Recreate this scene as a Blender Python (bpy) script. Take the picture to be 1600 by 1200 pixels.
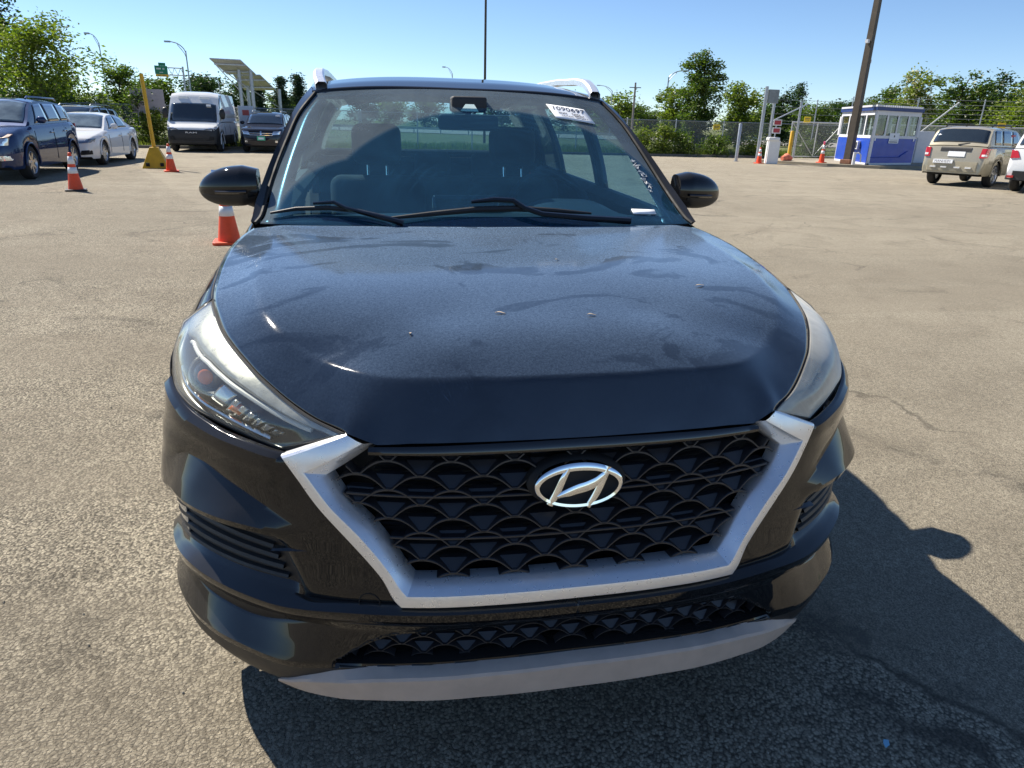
import bpy, bmesh, math, random
import numpy as np
from mathutils import Vector, Matrix, noise as mnoise

for o in list(bpy.data.objects): bpy.data.objects.remove(o)
SC = bpy.context.scene
COL = SC.collection
rnd = random.Random(7)
R = math.radians

# ------------------------------------------------------------------ camera
cam_d = bpy.data.cameras.new('camera'); cam = bpy.data.objects.new('camera', cam_d); COL.objects.link(cam)
SC.camera = cam
cam_d.sensor_fit = 'HORIZONTAL'; cam_d.sensor_width = 36.0; cam_d.lens = 36.0 * 1074.7 / 1600
cam_d.clip_start = 0.05; cam_d.clip_end = 3000
def cam_axes(yaw, pitch, roll):
    cy, sy, cp, sp = math.cos(yaw), math.sin(yaw), math.cos(pitch), math.sin(pitch)
    f = Vector((sy*cp, cy*cp, -sp)); r = Vector((cy, -sy, 0)); u = r.cross(f)
    c, s = math.cos(roll), math.sin(roll)
    return f, c*r + s*u, -s*r + c*u
_f, _r, _u = cam_axes(R(11.37), R(20.73), R(1.57))
_m = Matrix((( _r.x, _u.x, -_f.x, -.392), (_r.y, _u.y, -_f.y, -1.193), (_r.z, _u.z, -_f.z, 1.436), (0, 0, 0, 1)))
cam.matrix_world = _m

# ------------------------------------------------------------------ sky, sun, exposure
SUN = Vector((-.63, .718, 1.0)).normalized()            # towards the sun
SUN_EL = math.asin(SUN.z); SUN_AZ = math.atan2(SUN.x, SUN.y)
w = bpy.data.worlds.new('World'); SC.world = w; w.use_nodes = True
nt = w.node_tree; nt.nodes.clear()
sky = nt.nodes.new('ShaderNodeTexSky'); sky.sky_type = 'NISHITA'; sky.sun_disc = False
sky.sun_elevation = SUN_EL; sky.sun_rotation = SUN_AZ; sky.air_density = .75; sky.dust_density = .0; sky.ozone_density = 5.0; sky.altitude = 200
bg = nt.nodes.new('ShaderNodeBackground'); bg.inputs[1].default_value = .076
wo = nt.nodes.new('ShaderNodeOutputWorld')
nt.links.new(sky.outputs[0], bg.inputs[0]); nt.links.new(bg.outputs[0], wo.inputs[0])
sd = bpy.data.lights.new('sun', 'SUN'); sun = bpy.data.objects.new('sun', sd); COL.objects.link(sun)
sd.energy = 4.6; sd.angle = R(.53); sd.color = (1.0, .93, .82)
sun.rotation_euler = (-SUN).to_track_quat('-Z', 'Y').to_euler()
vs = SC.view_settings
SC.display_settings.display_device = 'sRGB'
vs.view_transform = 'Standard'; vs.look = 'None'; vs.gamma = 1; vs.use_curve_mapping = False
vs.exposure = .98
SC.render.engine = 'CYCLES'
SC.cycles.max_bounces = 6; SC.cycles.diffuse_bounces = 3; SC.cycles.transparent_max_bounces = 14; SC.cycles.glossy_bounces = 4; SC.cycles.transmission_bounces = 4

# ------------------------------------------------------------------ object helpers
def tag(o, label=None, cat=None, group=None, kind=None):
    if label: o['label'] = label
    if cat: o['category'] = cat
    if group: o['group'] = group
    if kind: o['kind'] = kind
    return o
def thing(name, label, cat, loc=(0, 0, 0), rz=0, group=None):
    o = bpy.data.objects.new(name, None); COL.objects.link(o)
    o.empty_display_size = .2; o.location = loc; o.rotation_euler = (0, 0, rz)
    return tag(o, label, cat, group)
def link(name, me, parent=None):
    o = bpy.data.objects.new(name, me); COL.objects.link(o)
    if parent: o.parent = parent
    return o
def mesh(name, V, Fc, mats, parent=None, smooth=True, fm=None, sharp=38, solid=0, bev=0, off=-1):
    me = bpy.data.meshes.new(name)
    me.from_pydata([tuple(map(float, v)) for v in V], [], [tuple(int(i) for i in f) for f in Fc])
    if not isinstance(mats, (list, tuple)): mats = [mats]
    for m in mats: me.materials.append(m)
    if fm is not None: me.polygons.foreach_set('material_index', np.asarray(fm, dtype=np.int32))
    me.validate(); me.update()
    if smooth:
        me.shade_smooth()
        if sharp: me.set_sharp_from_angle(angle=R(sharp))
    o = link(name, me, parent)
    if solid:
        s = o.modifiers.new('solid', 'SOLIDIFY'); s.thickness = solid; s.offset = off
    if bev:
        b = o.modifiers.new('bevel', 'BEVEL'); b.width = bev; b.segments = 2; b.limit_method = 'ANGLE'; b.angle_limit = R(35)
    return o
class MB:
    """collects shapes into one mesh"""
    def __init__(s): s.V = []; s.F = []; s.M = []
    def add(s, V, Fc, m=0):
        n = len(s.V); s.V += [tuple(map(float, v)) for v in V]; s.F += [tuple(int(i) + n for i in f) for f in Fc]
        s.M += [m] * len(Fc); return s
    def box(s, a, b, m=0, T=None):
        (x0, y0, z0), (x1, y1, z1) = a, b
        V = [Vector(p) for p in ((x0,y0,z0),(x1,y0,z0),(x1,y1,z0),(x0,y1,z0),(x0,y0,z1),(x1,y0,z1),(x1,y1,z1),(x0,y1,z1))]
        if T is not None: V = [T @ v for v in V]
        return s.add(V, [(0,3,2,1),(4,5,6,7),(0,1,5,4),(1,2,6,5),(2,3,7,6),(3,0,4,7)], m)
    def bar(s, p, q, wx, wz=None, m=0):
        """square bar from p to q"""
        p, q = Vector(p), Vector(q); d = (q - p).normalized(); wz = wz or wx
        a = d.cross(Vector((0, 0, 1)))
        if a.length < 1e-3: a = Vector((1, 0, 0))
        a.normalize(); b = d.cross(a).normalized()
        V = []
        for c in (p, q):
            for i, j in ((-1,-1),(1,-1),(1,1),(-1,1)): V.append(c + a*i*wx/2 + b*j*wz/2)
        return s.add(V, [(0,1,2,3),(7,6,5,4),(0,4,5,1),(1,5,6,2),(2,6,7,3),(3,7,4,0)], m)
    def tube(s, P, r, n=8, m=0, cap=True):
        P = [Vector(p) for p in P]; rr = r if isinstance(r, (list, tuple)) else [r]*len(P)
        V = []; Fc = []; up = Vector((0, 0, 1)); a = None
        for i, p in enumerate(P):
            d = (P[min(i+1, len(P)-1)] - P[max(i-1, 0)]).normalized()
            if a is None:
                a = d.cross(up) if abs(d.z) < .95 else d.cross(Vector((0, 1, 0)))
            a = (a - d*a.dot(d)); a.normalize(); b = d.cross(a)
            for k in range(n):
                t = 2*math.pi*k/n; V.append(p + (a*math.cos(t) + b*math.sin(t))*rr[i])
        for i in range(len(P)-1):
            for k in range(n):
                Fc.append((i*n+k, i*n+(k+1) % n, (i+1)*n+(k+1) % n, (i+1)*n+k))
        if cap: Fc += [tuple(range(n-1, -1, -1)), tuple(range((len(P)-1)*n, len(P)*n))]
        return s.add(V, Fc, m)
    def lathe(s, prof, n=24, T=None, m=0, cap=False):
        """profile (r, h) about z"""
        V = []; Fc = []
        for r, h in prof:
            for k in range(n):
                t = 2*math.pi*k/n; v = Vector((r*math.cos(t), r*math.sin(t), h)); V.append(T @ v if T is not None else v)
        for i in range(len(prof)-1):
            for k in range(n): Fc.append((i*n+k, i*n+(k+1) % n, (i+1)*n+(k+1) % n, (i+1)*n+k))
        if cap: Fc += [tuple(range(n-1, -1, -1)), tuple(range((len(prof)-1)*n, len(prof)*n))]
        return s.add(V, Fc, m)
    def prism(s, poly, d, axis=1, m=0, T=None):
        """flat polygon (2D) extruded by d along axis (0: polygon in yz, 1: in xz, 2: in xy)"""
        n = len(poly); V = []
        for o in (0, d):
            for a, b in poly: V.append({0: (o, a, b), 1: (a, o, b), 2: (a, b, o)}[axis])
        if T is not None: V = [T @ Vector(v) for v in V]
        Fc = [tuple(range(n-1, -1, -1)), tuple(range(n, 2*n))] + [(i, (i+1) % n, n+(i+1) % n, n+i) for i in range(n)]
        return s.add(V, Fc, m)
    def grid(s, G, m=0, flip=False, closed=False):
        G = np.asarray(G); a, b = G.shape[:2]
        Fc = []
        for i in range(a-1):
            for j in range(b-1 if not closed else b):
                k = (j+1) % b
                q = (i*b+j, i*b+k, (i+1)*b+k, (i+1)*b+j)
                Fc.append(q[::-1] if flip else q)
        return s.add(G.reshape(-1, 3), Fc, m)
    def build(s, name, mats, parent=None, smooth=True, sharp=38, solid=0, bev=0, off=-1, fixn=True):
        o = mesh(name, s.V, s.F, mats, parent, smooth, s.M, sharp, solid, bev, off)
        if fixn:
            bm = bmesh.new(); bm.from_mesh(o.data); bmesh.ops.recalc_face_normals(bm, faces=bm.faces); bm.to_mesh(o.data); bm.free()
            if smooth and sharp: o.data.set_sharp_from_angle(angle=R(sharp))
        return o
def cr(P, n, closed=False):
    """Catmull-Rom resample to n points, uniform in chord length"""
    P = np.asarray(P, float)
    Q = np.vstack([P[-1:], P, P[:2]]) if closed else np.vstack([2*P[:1]-P[1:2], P, 2*P[-1:]-P[-2:-1]])
    out = []; m = len(P) if closed else len(P)-1
    for i in range(m):
        p0, p1, p2, p3 = Q[i:i+4]
        for u in np.linspace(0, 1, 16, endpoint=False):
            out.append(.5*((2*p1)+(-p0+p2)*u+(2*p0-5*p1+4*p2-p3)*u*u+(-p0+3*p1-3*p2+p3)*u**3))
    out.append(P[0] if closed else P[-1]); out = np.array(out)
    return res(out, n)
def res(P, n):
    P = np.asarray(P, float)
    s = np.r_[0, np.cumsum(np.linalg.norm(np.diff(P, axis=0), axis=1))]; t = np.linspace(0, s[-1], n)
    return np.stack([np.interp(t, s, P[:, i]) for i in range(P.shape[1])], -1)
def loft(curves, nu, nv, straight=False):
    """curves run along u; result grid [nv][nu]"""
    C = np.array([cr(c, nu) for c in curves])
    if straight:
        return np.array([res(C[:, i], nv) for i in range(nu)]).transpose(1, 0, 2)
    return np.array([cr(C[:, i], nv) for i in range(nu)]).transpose(1, 0, 2)
def mirx(G):
    G = np.array(G, float); G[..., 0] *= -1; return G
def copy_tree(o, parent=None):
    c = o.copy(); COL.objects.link(c); c.parent = parent
    for ch in o.children: copy_tree(ch, c)
    return c
def text_mesh(name, s, size, mat, parent, T, ext=.0008, align='CENTER'):
    cu = bpy.data.curves.new(name, 'FONT'); cu.body = s; cu.size = size; cu.align_x = align; cu.align_y = 'CENTER'; cu.extrude = ext
    cu.resolution_u = 3
    t = bpy.data.objects.new(name, cu); COL.objects.link(t)
    bpy.context.view_layer.update()
    me = bpy.data.meshes.new_from_object(t.evaluated_get(bpy.context.evaluated_depsgraph_get()))
    bpy.data.objects.remove(t); bpy.data.curves.remove(cu)
    me.transform(T); me.materials.clear(); me.materials.append(mat)
    me.name = name
    return link(name, me, parent)
def frame(o, x, y):
    """matrix with origin o, text x axis x, text up axis y"""
    x = Vector(x).normalized(); y = Vector(y); y = (y - x*y.dot(x)).normalized(); z = x.cross(y); o = Vector(o)
    return Matrix(((x.x, y.x, z.x, o.x), (x.y, y.y, z.y, o.y), (x.z, y.z, z.z, o.z), (0, 0, 0, 1)))

# ------------------------------------------------------------------ materials
class NT:
    def __init__(s, name, dim='3D'):
        s.dim = dim; s.m = bpy.data.materials.new(name); s.m.use_nodes = True; s.t = s.m.node_tree; s.n = s.t.nodes
        s.b = s.n['Principled BSDF']; s.out = s.n['Material Output']
    def new(s, k, **kw):
        n = s.n.new(k)
        for a, v in kw.items(): setattr(n, a, v)
        return n
    def L(s, a, b): s.t.links.new(a, b)
    def coord(s, kind='Object'): return s.new('ShaderNodeTexCoord').outputs[kind]
    def noise(s, sc, det=4, rough=.55, vec=None, dist=0, dim='3D'):
        n = s.new('ShaderNodeTexNoise', noise_dimensions=s.dim); n.inputs['Scale'].default_value = sc; n.inputs['Detail'].default_value = det
        n.inputs['Roughness'].default_value = rough; n.inputs['Distortion'].default_value = dist
        if vec is not None: s.L(vec, n.inputs['Vector'])
        return n.outputs['Fac']
    def voro(s, sc, vec=None, feat='F1', out='Distance'):
        n = s.new('ShaderNodeTexVoronoi', feature=feat, voronoi_dimensions=s.dim); n.inputs['Scale'].default_value = sc
        if vec is not None: s.L(vec, n.inputs['Vector'])
        return n.outputs[out]
    def ramp(s, fac, stops, interp='LINEAR'):
        n = s.new('ShaderNodeValToRGB'); n.color_ramp.interpolation = interp; e = n.color_ramp.elements
        while len(e) < len(stops): e.new(.5)
        for i, (p, c) in enumerate(stops):
            e[i].position = p; e[i].color = c if isinstance(c, (tuple, list)) and len(c) == 4 else ((*c, 1) if isinstance(c, (tuple, list)) else (c, c, c, 1))
        s.L(fac, n.inputs[0]); return n.outputs[0]
    def mix(s, f, a, b, mode='MIX'):
        n = s.new('ShaderNodeMix', data_type='RGBA', blend_type=mode)
        for v, i in ((f, 0), (a, 6), (b, 7)):
            if hasattr(v, 'is_output'): s.L(v, n.inputs[i])
            elif i == 0: n.inputs[0].default_value = v
            else: n.inputs[i].default_value = (*v, 1) if len(v) == 3 else v
        return n.outputs[2]
    def math(s, op, a, b=0., clamp=False):
        n = s.new('ShaderNodeMath', operation=op); n.use_clamp = clamp
        for i, v in ((0, a), (1, b)):
            if hasattr(v, 'is_output'): s.L(v, n.inputs[i])
            else: n.inputs[i].default_value = v
        return n.outputs[0]
    def bump(s, h, strength=.3, dist=.01, normal=None):
        n = s.new('ShaderNodeBump'); n.inputs['Strength'].default_value = strength; n.inputs['Distance'].default_value = dist
        s.L(h, n.inputs['Height'])
        if normal is not None: s.L(normal, n.inputs['Normal'])
        return n.outputs[0]
    def set(s, **kw):
        for k, v in kw.items():
            i = s.b.inputs[k.replace('_', ' ')]
            if hasattr(v, 'is_output'): s.L(v, i)
            else: i.default_value = (*v, 1) if isinstance(v, (tuple, list)) and len(v) == 3 else v
        return s
def M(name, col, rough=.5, metal=0., coat=0., spec=.5, var=.12, nscale=6., bump=0., bscale=80., **kw):
    t = NT(name); c = t.coord()
    if var:
        n = t.noise(nscale, 5, .6, c)
        a = tuple(min(1, x*(1-var)) for x in col); b = tuple(min(1, x*(1+var)) for x in col)
        t.set(Base_Color=t.mix(t.ramp(n, [(.3, 0.), (.7, 1.)]), a, b))
        t.set(Roughness=t.math('MULTIPLY', t.ramp(t.noise(nscale*2.3, 3, .6, c), [(.25, .85), (.75, 1.15)]), rough, True))
    else: t.set(Base_Color=col, Roughness=rough)
    t.set(Metallic=metal, Coat_Weight=coat, Specular_IOR_Level=spec)
    t.b.inputs['Coat Roughness'].default_value = .04
    if bump: t.set(Normal=t.bump(t.noise(bscale, 4, .6, c), bump, .004))
    for k, v in kw.items(): t.set(**{k: v})
    return t.m
def paint(name, col, dust=.05, metal=.0, coat=1.0, dustcol=(.42, .39, .34), rough=.35):
    """clear-coated paint with a thin film of dust lying on what faces up"""
    t = NT(name); c = t.coord()
    g = t.new('ShaderNodeNewGeometry'); sx = t.new('ShaderNodeSeparateXYZ'); t.L(g.outputs['Normal'], sx.inputs[0])
    upf = t.ramp(sx.outputs[2], [(.1, .12), (.75, 1.)])
    n = t.ramp(t.noise(3.1, 6, .62, c, .6), [(.3, .45), (.7, 1.)])
    sp = t.ramp(t.voro(260, c), [(.0, 1.), (.16, .0)])
    sp = t.math('MULTIPLY', sp, t.ramp(t.noise(40, 2, .5, c), [(.5, 0.), (.7, .8)]))
    f = t.math('MULTIPLY', t.math('MULTIPLY', upf, n), dust)
    f = t.math('ADD', f, t.math('MULTIPLY', t.math('MULTIPLY', sp, upf), min(.5, dust*2.5)), True)
    t.set(Base_Color=t.mix(f, col, dustcol), Metallic=metal, Coat_Weight=coat, Roughness=rough, Specular_IOR_Level=.0)
    t.set(Coat_Roughness=t.math('ADD', t.math('MULTIPLY', f, .5), .015))
    return t.m
def schlick(t, f0=.045):
    lw = t.new('ShaderNodeLayerWeight'); lw.inputs[0].default_value = .5
    return t.math('ADD', t.math('MULTIPLY', t.math('POWER', lw.outputs['Facing'], 5.), 1-f0), f0)
def glass(name, tint=(.75, .88, .85), dirt=.03, rough=.01, dirtcol=(.6, .65, .66), refl=1.0, film=0.):
    """thin pane: tinted see-through plus mirror reflection plus a little dust"""
    t = NT(name); t.n.remove(t.b)
    tr = t.new('ShaderNodeBsdfTransparent'); tr.inputs[0].default_value = (*tint, 1)
    gl = t.new('ShaderNodeBsdfGlossy'); gl.inputs['Roughness'].default_value = rough; gl.inputs[0].default_value = (refl, refl, refl, 1)
    m1 = t.new('ShaderNodeMixShader'); t.L(schlick(t), m1.inputs[0]); t.L(tr.outputs[0], m1.inputs[1]); t.L(gl.outputs[0], m1.inputs[2])
    di = t.new('ShaderNodeBsdfDiffuse'); di.inputs[0].default_value = (*dirtcol, 1)
    c = t.coord(); n = t.math('MULTIPLY', t.ramp(t.noise(2.5, 6, .65, c, .8), [(.3, .3), (.75, 1.)]), dirt)
    sp = t.math('MULTIPLY', t.ramp(t.voro(150, c), [(.0, 1.), (.12, 0.)]), t.ramp(t.noise(25, 2, .5, c), [(.55, 0.), (.7, 1.)]))
    n = t.math('ADD', n, t.math('MULTIPLY', sp, min(.4, dirt*3)), True)
    if film:
        lw = t.new('ShaderNodeLayerWeight'); lw.inputs[0].default_value = .5
        n = t.math('MULTIPLY', n, t.math('ADD', 1., t.math('MULTIPLY', t.math('POWER', lw.outputs['Facing'], 4.), film)), True)
    m2 = t.new('ShaderNodeMixShader'); t.L(n, m2.inputs[0]); t.L(m1.outputs[0], m2.inputs[1]); t.L(di.outputs[0], m2.inputs[2])
    t.L(m2.outputs[0], t.out.inputs[0]); return t.m
MT = {}
MT['black'] = paint('black_paint', (.0035, .0042, .006), dust=.05)
MT['gloss_black'] = M('gloss_black_plastic', (.006, .006, .007), .12, coat=.6, var=.1)
MT['black_plastic'] = M('black_plastic', (.014, .014, .015), .5, var=.15, bump=.12, bscale=400)
MT['black_matte'] = M('matte_black', (.006, .006, .0065), .75, var=.1)
MT['rubber'] = M('tyre_rubber', (.018, .0175, .017), .8, var=.25, bump=.25, bscale=120)
MT['silver'] = M('satin_silver', (.86, .865, .88), .30, metal=.7, var=.03, nscale=30, bump=.02, bscale=900)
MT['chrome'] = M('chrome', (.82, .83, .85), .05, metal=1., var=.02)
MT['alloy'] = M('alloy', (.55, .56, .58), .28, metal=.85, var=.05)
MT['skid'] = M('grey_skid_plastic', (.46, .385, .33), .55, metal=.0, var=.08, nscale=20, bump=.06, bscale=500)
MT['int_dark'] = M('interior_dark', (.028, .03, .034), .7, var=.15, bump=.15, bscale=300)
MT['int_grey'] = M('interior_grey_trim', (.28, .28, .27), .75, var=.06, bump=.1, bscale=300)
MT['seat'] = M('seat_cloth', (.022, .023, .026), .85, var=.15, bump=.3, bscale=500)
MT['dash'] = M('dashboard_skin', (.045, .05, .055), .62, var=.12, bump=.25, bscale=400)
MT['screen'] = glass('windscreen_glass', (.66, .86, .84), dirt=.05, dirtcol=(.5, .6, .66))
MT['side_glass'] = glass('side_glass', (.72, .84, .80), dirt=.015)
MT['tint_glass'] = glass('tinted_glass', (.10, .13, .14), dirt=.02)
MT['lens'] = glass('headlamp_lens', (.93, .94, .92), dirt=.05, rough=.03, dirtcol=(.78, .76, .68), film=6.)
MT['lens_hazy'] = glass('headlamp_lens_clouded', (.90, .90, .86), dirt=.42, rough=.12, dirtcol=(.80, .77, .68), film=4.)
MT['white_paint'] = paint('white_paint', (.72, .73, .73), dust=.08)
MT['white'] = M('white_plastic', (.75, .75, .74), .5, var=.04)
MT['paper'] = M('paper', (.80, .82, .85), .6, var=.03)
MT['ink'] = M('ink', (.05, .055, .08), .6, var=.1)
MT['steel'] = M('galvanised_steel', (.42, .44, .46), .45, metal=.7, var=.12, nscale=12)
MT['amber'] = M('amber_lens', (.75, .16, .03), .15, coat=.5, var=.08)
MT['red_lens'] = M('red_lens', (.50, .02, .025), .12, coat=.7, var=.1)
MT['clear_lens'] = M('lamp_reflector', (.72, .73, .74), .12, metal=.8, var=.06)
# =================================================================== setting
LOTX = 60
def grass_mat():
    t = NT('grass_ground'); c = t.coord()
    n = t.noise(.35, 6, .65, c); f = t.noise(9, 4, .7, c)
    col = t.mix(t.ramp(n, [(.35, 0.), (.65, 1.)]), (.085, .125, .03), (.19, .18, .07))
    col = t.mix(t.ramp(f, [(.35, 0.), (.7, .6)]), col, (.035, .055, .012))
    t.set(Base_Color=col, Roughness=.95, Normal=t.bump(f, .8, .08)); return t.m
def asphalt_mat():
    t = NT('asphalt', '2D'); c = t.coord()
    s = t.new('ShaderNodeSeparateXYZ'); t.L(c, s.inputs[0]); X, Y = s.outputs[0], s.outputs[1]
    wob = t.math('MULTIPLY', t.math('SUBTRACT', t.noise(2.2, 4, .6, c), .5), .38)
    # distance to the right of the patch seam
    sd_ = t.math('ADD', t.math('SUBTRACT', t.math('ADD', X, t.math('MULTIPLY', Y, .38)), 1.06), wob)
    smooth = t.ramp(t.math('ADD', t.math('MULTIPLY', sd_, 12.), .5), [(0., 0.), (1., 1.)])
    big = t.noise(.22, 5, .6, c); mid = t.noise(1.7, 6, .65, c, .4)
    jit = t.new('ShaderNodeTexNoise', noise_dimensions='2D'); jit.inputs['Scale'].default_value = 60; jit.inputs['Detail'].default_value = 3; t.L(c, jit.inputs[0])
    js = t.new('ShaderNodeVectorMath', operation='SCALE'); t.L(jit.outputs['Color'], js.inputs[0]); js.inputs['Scale'].default_value = .011
    ja = t.new('ShaderNodeVectorMath', operation='ADD'); t.L(c, ja.inputs[0]); t.L(js.outputs[0], ja.inputs[1]); cj = ja.outputs[0]
    v1 = t.voro(118, cj, 'F1', 'Color'); d1 = t.voro(118, cj); d2 = t.voro(210, c)
    v2 = t.voro(210, c, 'F1', 'Color')
    g1 = t.new('ShaderNodeRGBToBW'); t.L(v1, g1.inputs[0]); g2 = t.new('ShaderNodeRGBToBW'); t.L(v2, g2.inputs[0])
    base = t.mix(t.ramp(big, [(.3, 0.), (.7, 1.)]), (.325, .284, .212), (.41, .36, .27))
    base = t.mix(t.ramp(mid, [(.30, .55), (.52, 0.)]), base, (.255, .22, .162))
    base = t.mix(t.ramp(mid, [(.60, 0.), (.78, .40)]), base, (.47, .41, .305))
    stone = t.ramp(g1.outputs[0], [(.15, .48), (.5, .98), (.85, 1.62)])
    stone2 = t.ramp(g2.outputs[0], [(.15, .60), (.5, 1.0), (.85, 1.42)])
    st = t.mix(smooth, stone, stone2)
    pit = t.ramp(d1, [(.34, 1.06), (.68, .36)]); pit2 = t.ramp(d2, [(.35, 1.), (.7, .72)])
    fg = t.ramp(t.noise(330, 3, .7, c), [(.25, .60), (.75, 1.42)])
    md = t.ramp(t.noise(34, 4, .75, c), [(.25, .78), (.75, 1.22)]); fg = t.mix(1., fg, md, 'MULTIPLY')
    pt = t.mix(1., t.mix(smooth, pit, pit2), fg, 'MULTIPLY')
    col = t.mix(1., base, st, 'MULTIPLY'); col = t.mix(1., col, pt, 'MULTIPLY')
    col = t.mix(smooth, col, t.mix(1., col, (.93, .93, .93), 'MULTIPLY'))
    # cracks
    wv = t.new('ShaderNodeVectorMath', operation='ADD'); t.L(c, wv.inputs[0])
    nn = t.new('ShaderNodeTexNoise', noise_dimensions='2D'); nn.inputs['Scale'].default_value = 1.3; nn.inputs['Detail'].default_value = 6; t.L(c, nn.inputs[0])
    sc = t.new('ShaderNodeVectorMath', operation='SCALE'); t.L(nn.outputs['Color'], sc.inputs[0]); sc.inputs['Scale'].default_value = .9; t.L(sc.outputs[0], wv.inputs[1])
    ck = t.voro(.42, wv.outputs[0], 'DISTANCE_TO_EDGE')
    crack = t.math('MULTIPLY', t.ramp(ck, [(0., 1.), (.004, .8), (.009, 0.)]), t.ramp(t.noise(.8, 3, .6, c), [(.50, 0.), (.64, .5)]))
    # seam of the patch and dark stains along it
    seam = t.math('MULTIPLY', t.ramp(t.math('ABSOLUTE', sd_), [(0., 1.), (.028, 0.)]), t.ramp(Y, [(.0, 1.), (.6, 1.), (.9, 0.)]))
    band = t.ramp(t.math('ADD', t.math('MULTIPLY', sd_, 1.4), .5), [(.10, 0.), (.34, 1.), (.62, .9), (.72, 0.)])
    stain = t.math('MULTIPLY', t.math('MULTIPLY', band, t.ramp(t.noise(4.2, 5, .65, c, .8), [(.44, 0.), (.58, .8)])), t.ramp(Y, [(.25, 1.), (.55, 0.)]))
    oil = t.math('MULTIPLY', t.ramp(t.noise(.9, 5, .7, c, 1.), [(.60, 0.), (.72, .55)]), t.ramp(t.noise(11, 3, .6, c), [(.3, .4), (.7, 1.)]))
    dk = t.math('MAXIMUM', t.math('MAXIMUM', crack, stain), t.math('MAXIMUM', oil, t.math('MULTIPLY', seam, .7)))
    col = t.mix(dk, col, (.020, .019, .017))
    # tyre sweeps far off
    sw = t.new('ShaderNodeVectorMath', operation='MULTIPLY'); t.L(c, sw.inputs[0]); sw.inputs[1].default_value = (.05, .9, 1.)
    col = t.mix(t.ramp(t.noise(1.5, 5, .65, sw.outputs[0], .5), [(.46, 0.), (.66, .42)]), col, (.25, .213, .157))
    h = t.math('ADD', t.math('MULTIPLY', pt, .9), t.math('MULTIPLY', st, .25)); h = t.math('SUBTRACT', h, t.math('MULTIPLY', dk, .35))
    t.set(Base_Color=col, Roughness=t.math('SUBTRACT', .93, t.math('MULTIPLY', stain, .35)), Specular_IOR_Level=.3)
    n1 = t.bump(mid, .25, .03)
    t.set(Normal=t.bump(h, .85, .007, n1)); return t.m
mb = MB(); mb.add([(-900, -300, -.03), (900, -300, -.03), (900, 1500, -.03), (-900, 1500, -.03)], [(0, 1, 2, 3)]); tag(mb.build('grass_ground', grass_mat(), None), kind='structure')
mb = MB(); mb.prism([(-70, -45), (70, -45), (70, 35.2), (4, 35.6), (-2, 34.6), (-11, 33.4), (-70, 33.0)], .05, 2); o = mb.build('parking_lot', asphalt_mat(), None, smooth=False); o.location.z = -.05; tag(o, kind='structure')
# low concrete kerb at the far edge of the lot
MT['kerb'] = M('kerb_concrete', (.16, .15, .13), .9, var=.25, nscale=3, bump=.3, bscale=30)
mb = MB()
for a, b in (((-70, 33.05), (-11, 33.45)), ((-11, 33.45), (-2, 34.65)), ((-2, 34.65), (4, 35.65)), ((4, 35.65), (70, 35.25))):
    mb.bar((a[0], a[1]+.09, .03), (b[0], b[1]+.09, .03), .18, .18)
tag(mb.build('kerb', MT['kerb'], None, smooth=False), kind='structure')
# highway beyond the verge, running off to the left
rd = Vector((-.80, .60, 0)).normalized(); rn = Vector((.60, .80, 0)).normalized(); rc = Vector((30, 100, 0))
def strip3(c0, half, z, w0, w1, nm, m):
    mb = MB(); p = c0-rd*600; q = c0+rd*900
    V = [p+rn*w0, q+rn*w0, q+rn*w1, p+rn*w1]; mb.add([(v.x, v.y, z) for v in V], [(0, 1, 2, 3)]); return mb.build(nm, m, None, smooth=False)
MT['road'] = M('road_concrete', (.26, .245, .215), .9, var=.12, nscale=.4)
tag(strip3(rc, 0, .03, -19, 14, 'road', MT['road']), kind='structure')
gr = thing('guard_rail', 'galvanised steel guard rail along the highway beyond the fence', 'guard rail')
for off in (-20.5,):
    base = rc+rn*off
    mb = MB()
    p, q = base-rd*70, base+rd*120
    for z in (.52, .68): mb.bar((p.x, p.y, z), (q.x, q.y, z), .05, .12)
    mb.build('rail', MT['steel'], gr, smooth=False)
    pm = None
    for i in range(48):
        c_ = base-rd*68+rd*4*i
        if pm is None:
            mb = MB(); mb.box((-.06, -.06, 0), (.06, .06, .72)); pm = mb.build('post', MT['steel'], gr, smooth=False); pm.location = c_
        else:
            o = link('post', pm.data, gr); o.location = c_
# loose grit and small litter on the asphalt near the nose
MT['stone'] = M('loose_stone', (.24, .22, .18), .9, var=.4, nscale=3)
mb = MB(); r2 = random.Random(3)
for i in range(520):
    x, y = r2.uniform(-2.6, 2.9), r2.uniform(-.5, 3.6)
    s = r2.uniform(.0018, .0052)*(1.6 if r2.random() < .06 else 1)
    V = [Vector((r2.uniform(.6, 1)*a*s, r2.uniform(.6, 1)*b*s, r2.uniform(.5, .9)*c_*s)) for a, b, c_ in ((1,0,0),(-1,0,0),(0,1,0),(0,-1,0),(0,0,1),(0,0,-.4))]
    q = Matrix.Rotation(r2.uniform(0, 6.3), 3, 'Z')
    mb.add([q @ v+Vector((x, y, s*.35)) for v in V], [(0,2,4),(2,1,4),(1,3,4),(3,0,4),(2,0,5),(1,2,5),(3,1,5),(0,3,5)])
tag(mb.build('loose_grit', MT['stone'], None, smooth=False), 'loose grit scattered over the asphalt around the black car', 'grit', kind='stuff')
mb = MB(); mb.prism([(0, 0), (.016, .006), (.024, .020), (.012, .024), (.004, .014)], .0015, 2); o = mb.build('paper_scrap', M('blue_paper', (.25, .55, .75), .7), None, smooth=False); o.location = (.800, -.115, .004)
tag(o, 'tiny pale blue paper scrap on the shaded asphalt', 'scrap')
# =================================================================== the black car
CAR = thing('parked_car', 'black SUV with silver framed grille and dusty bonnet filling the foreground', 'car')
BK = MT['black']
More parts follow.
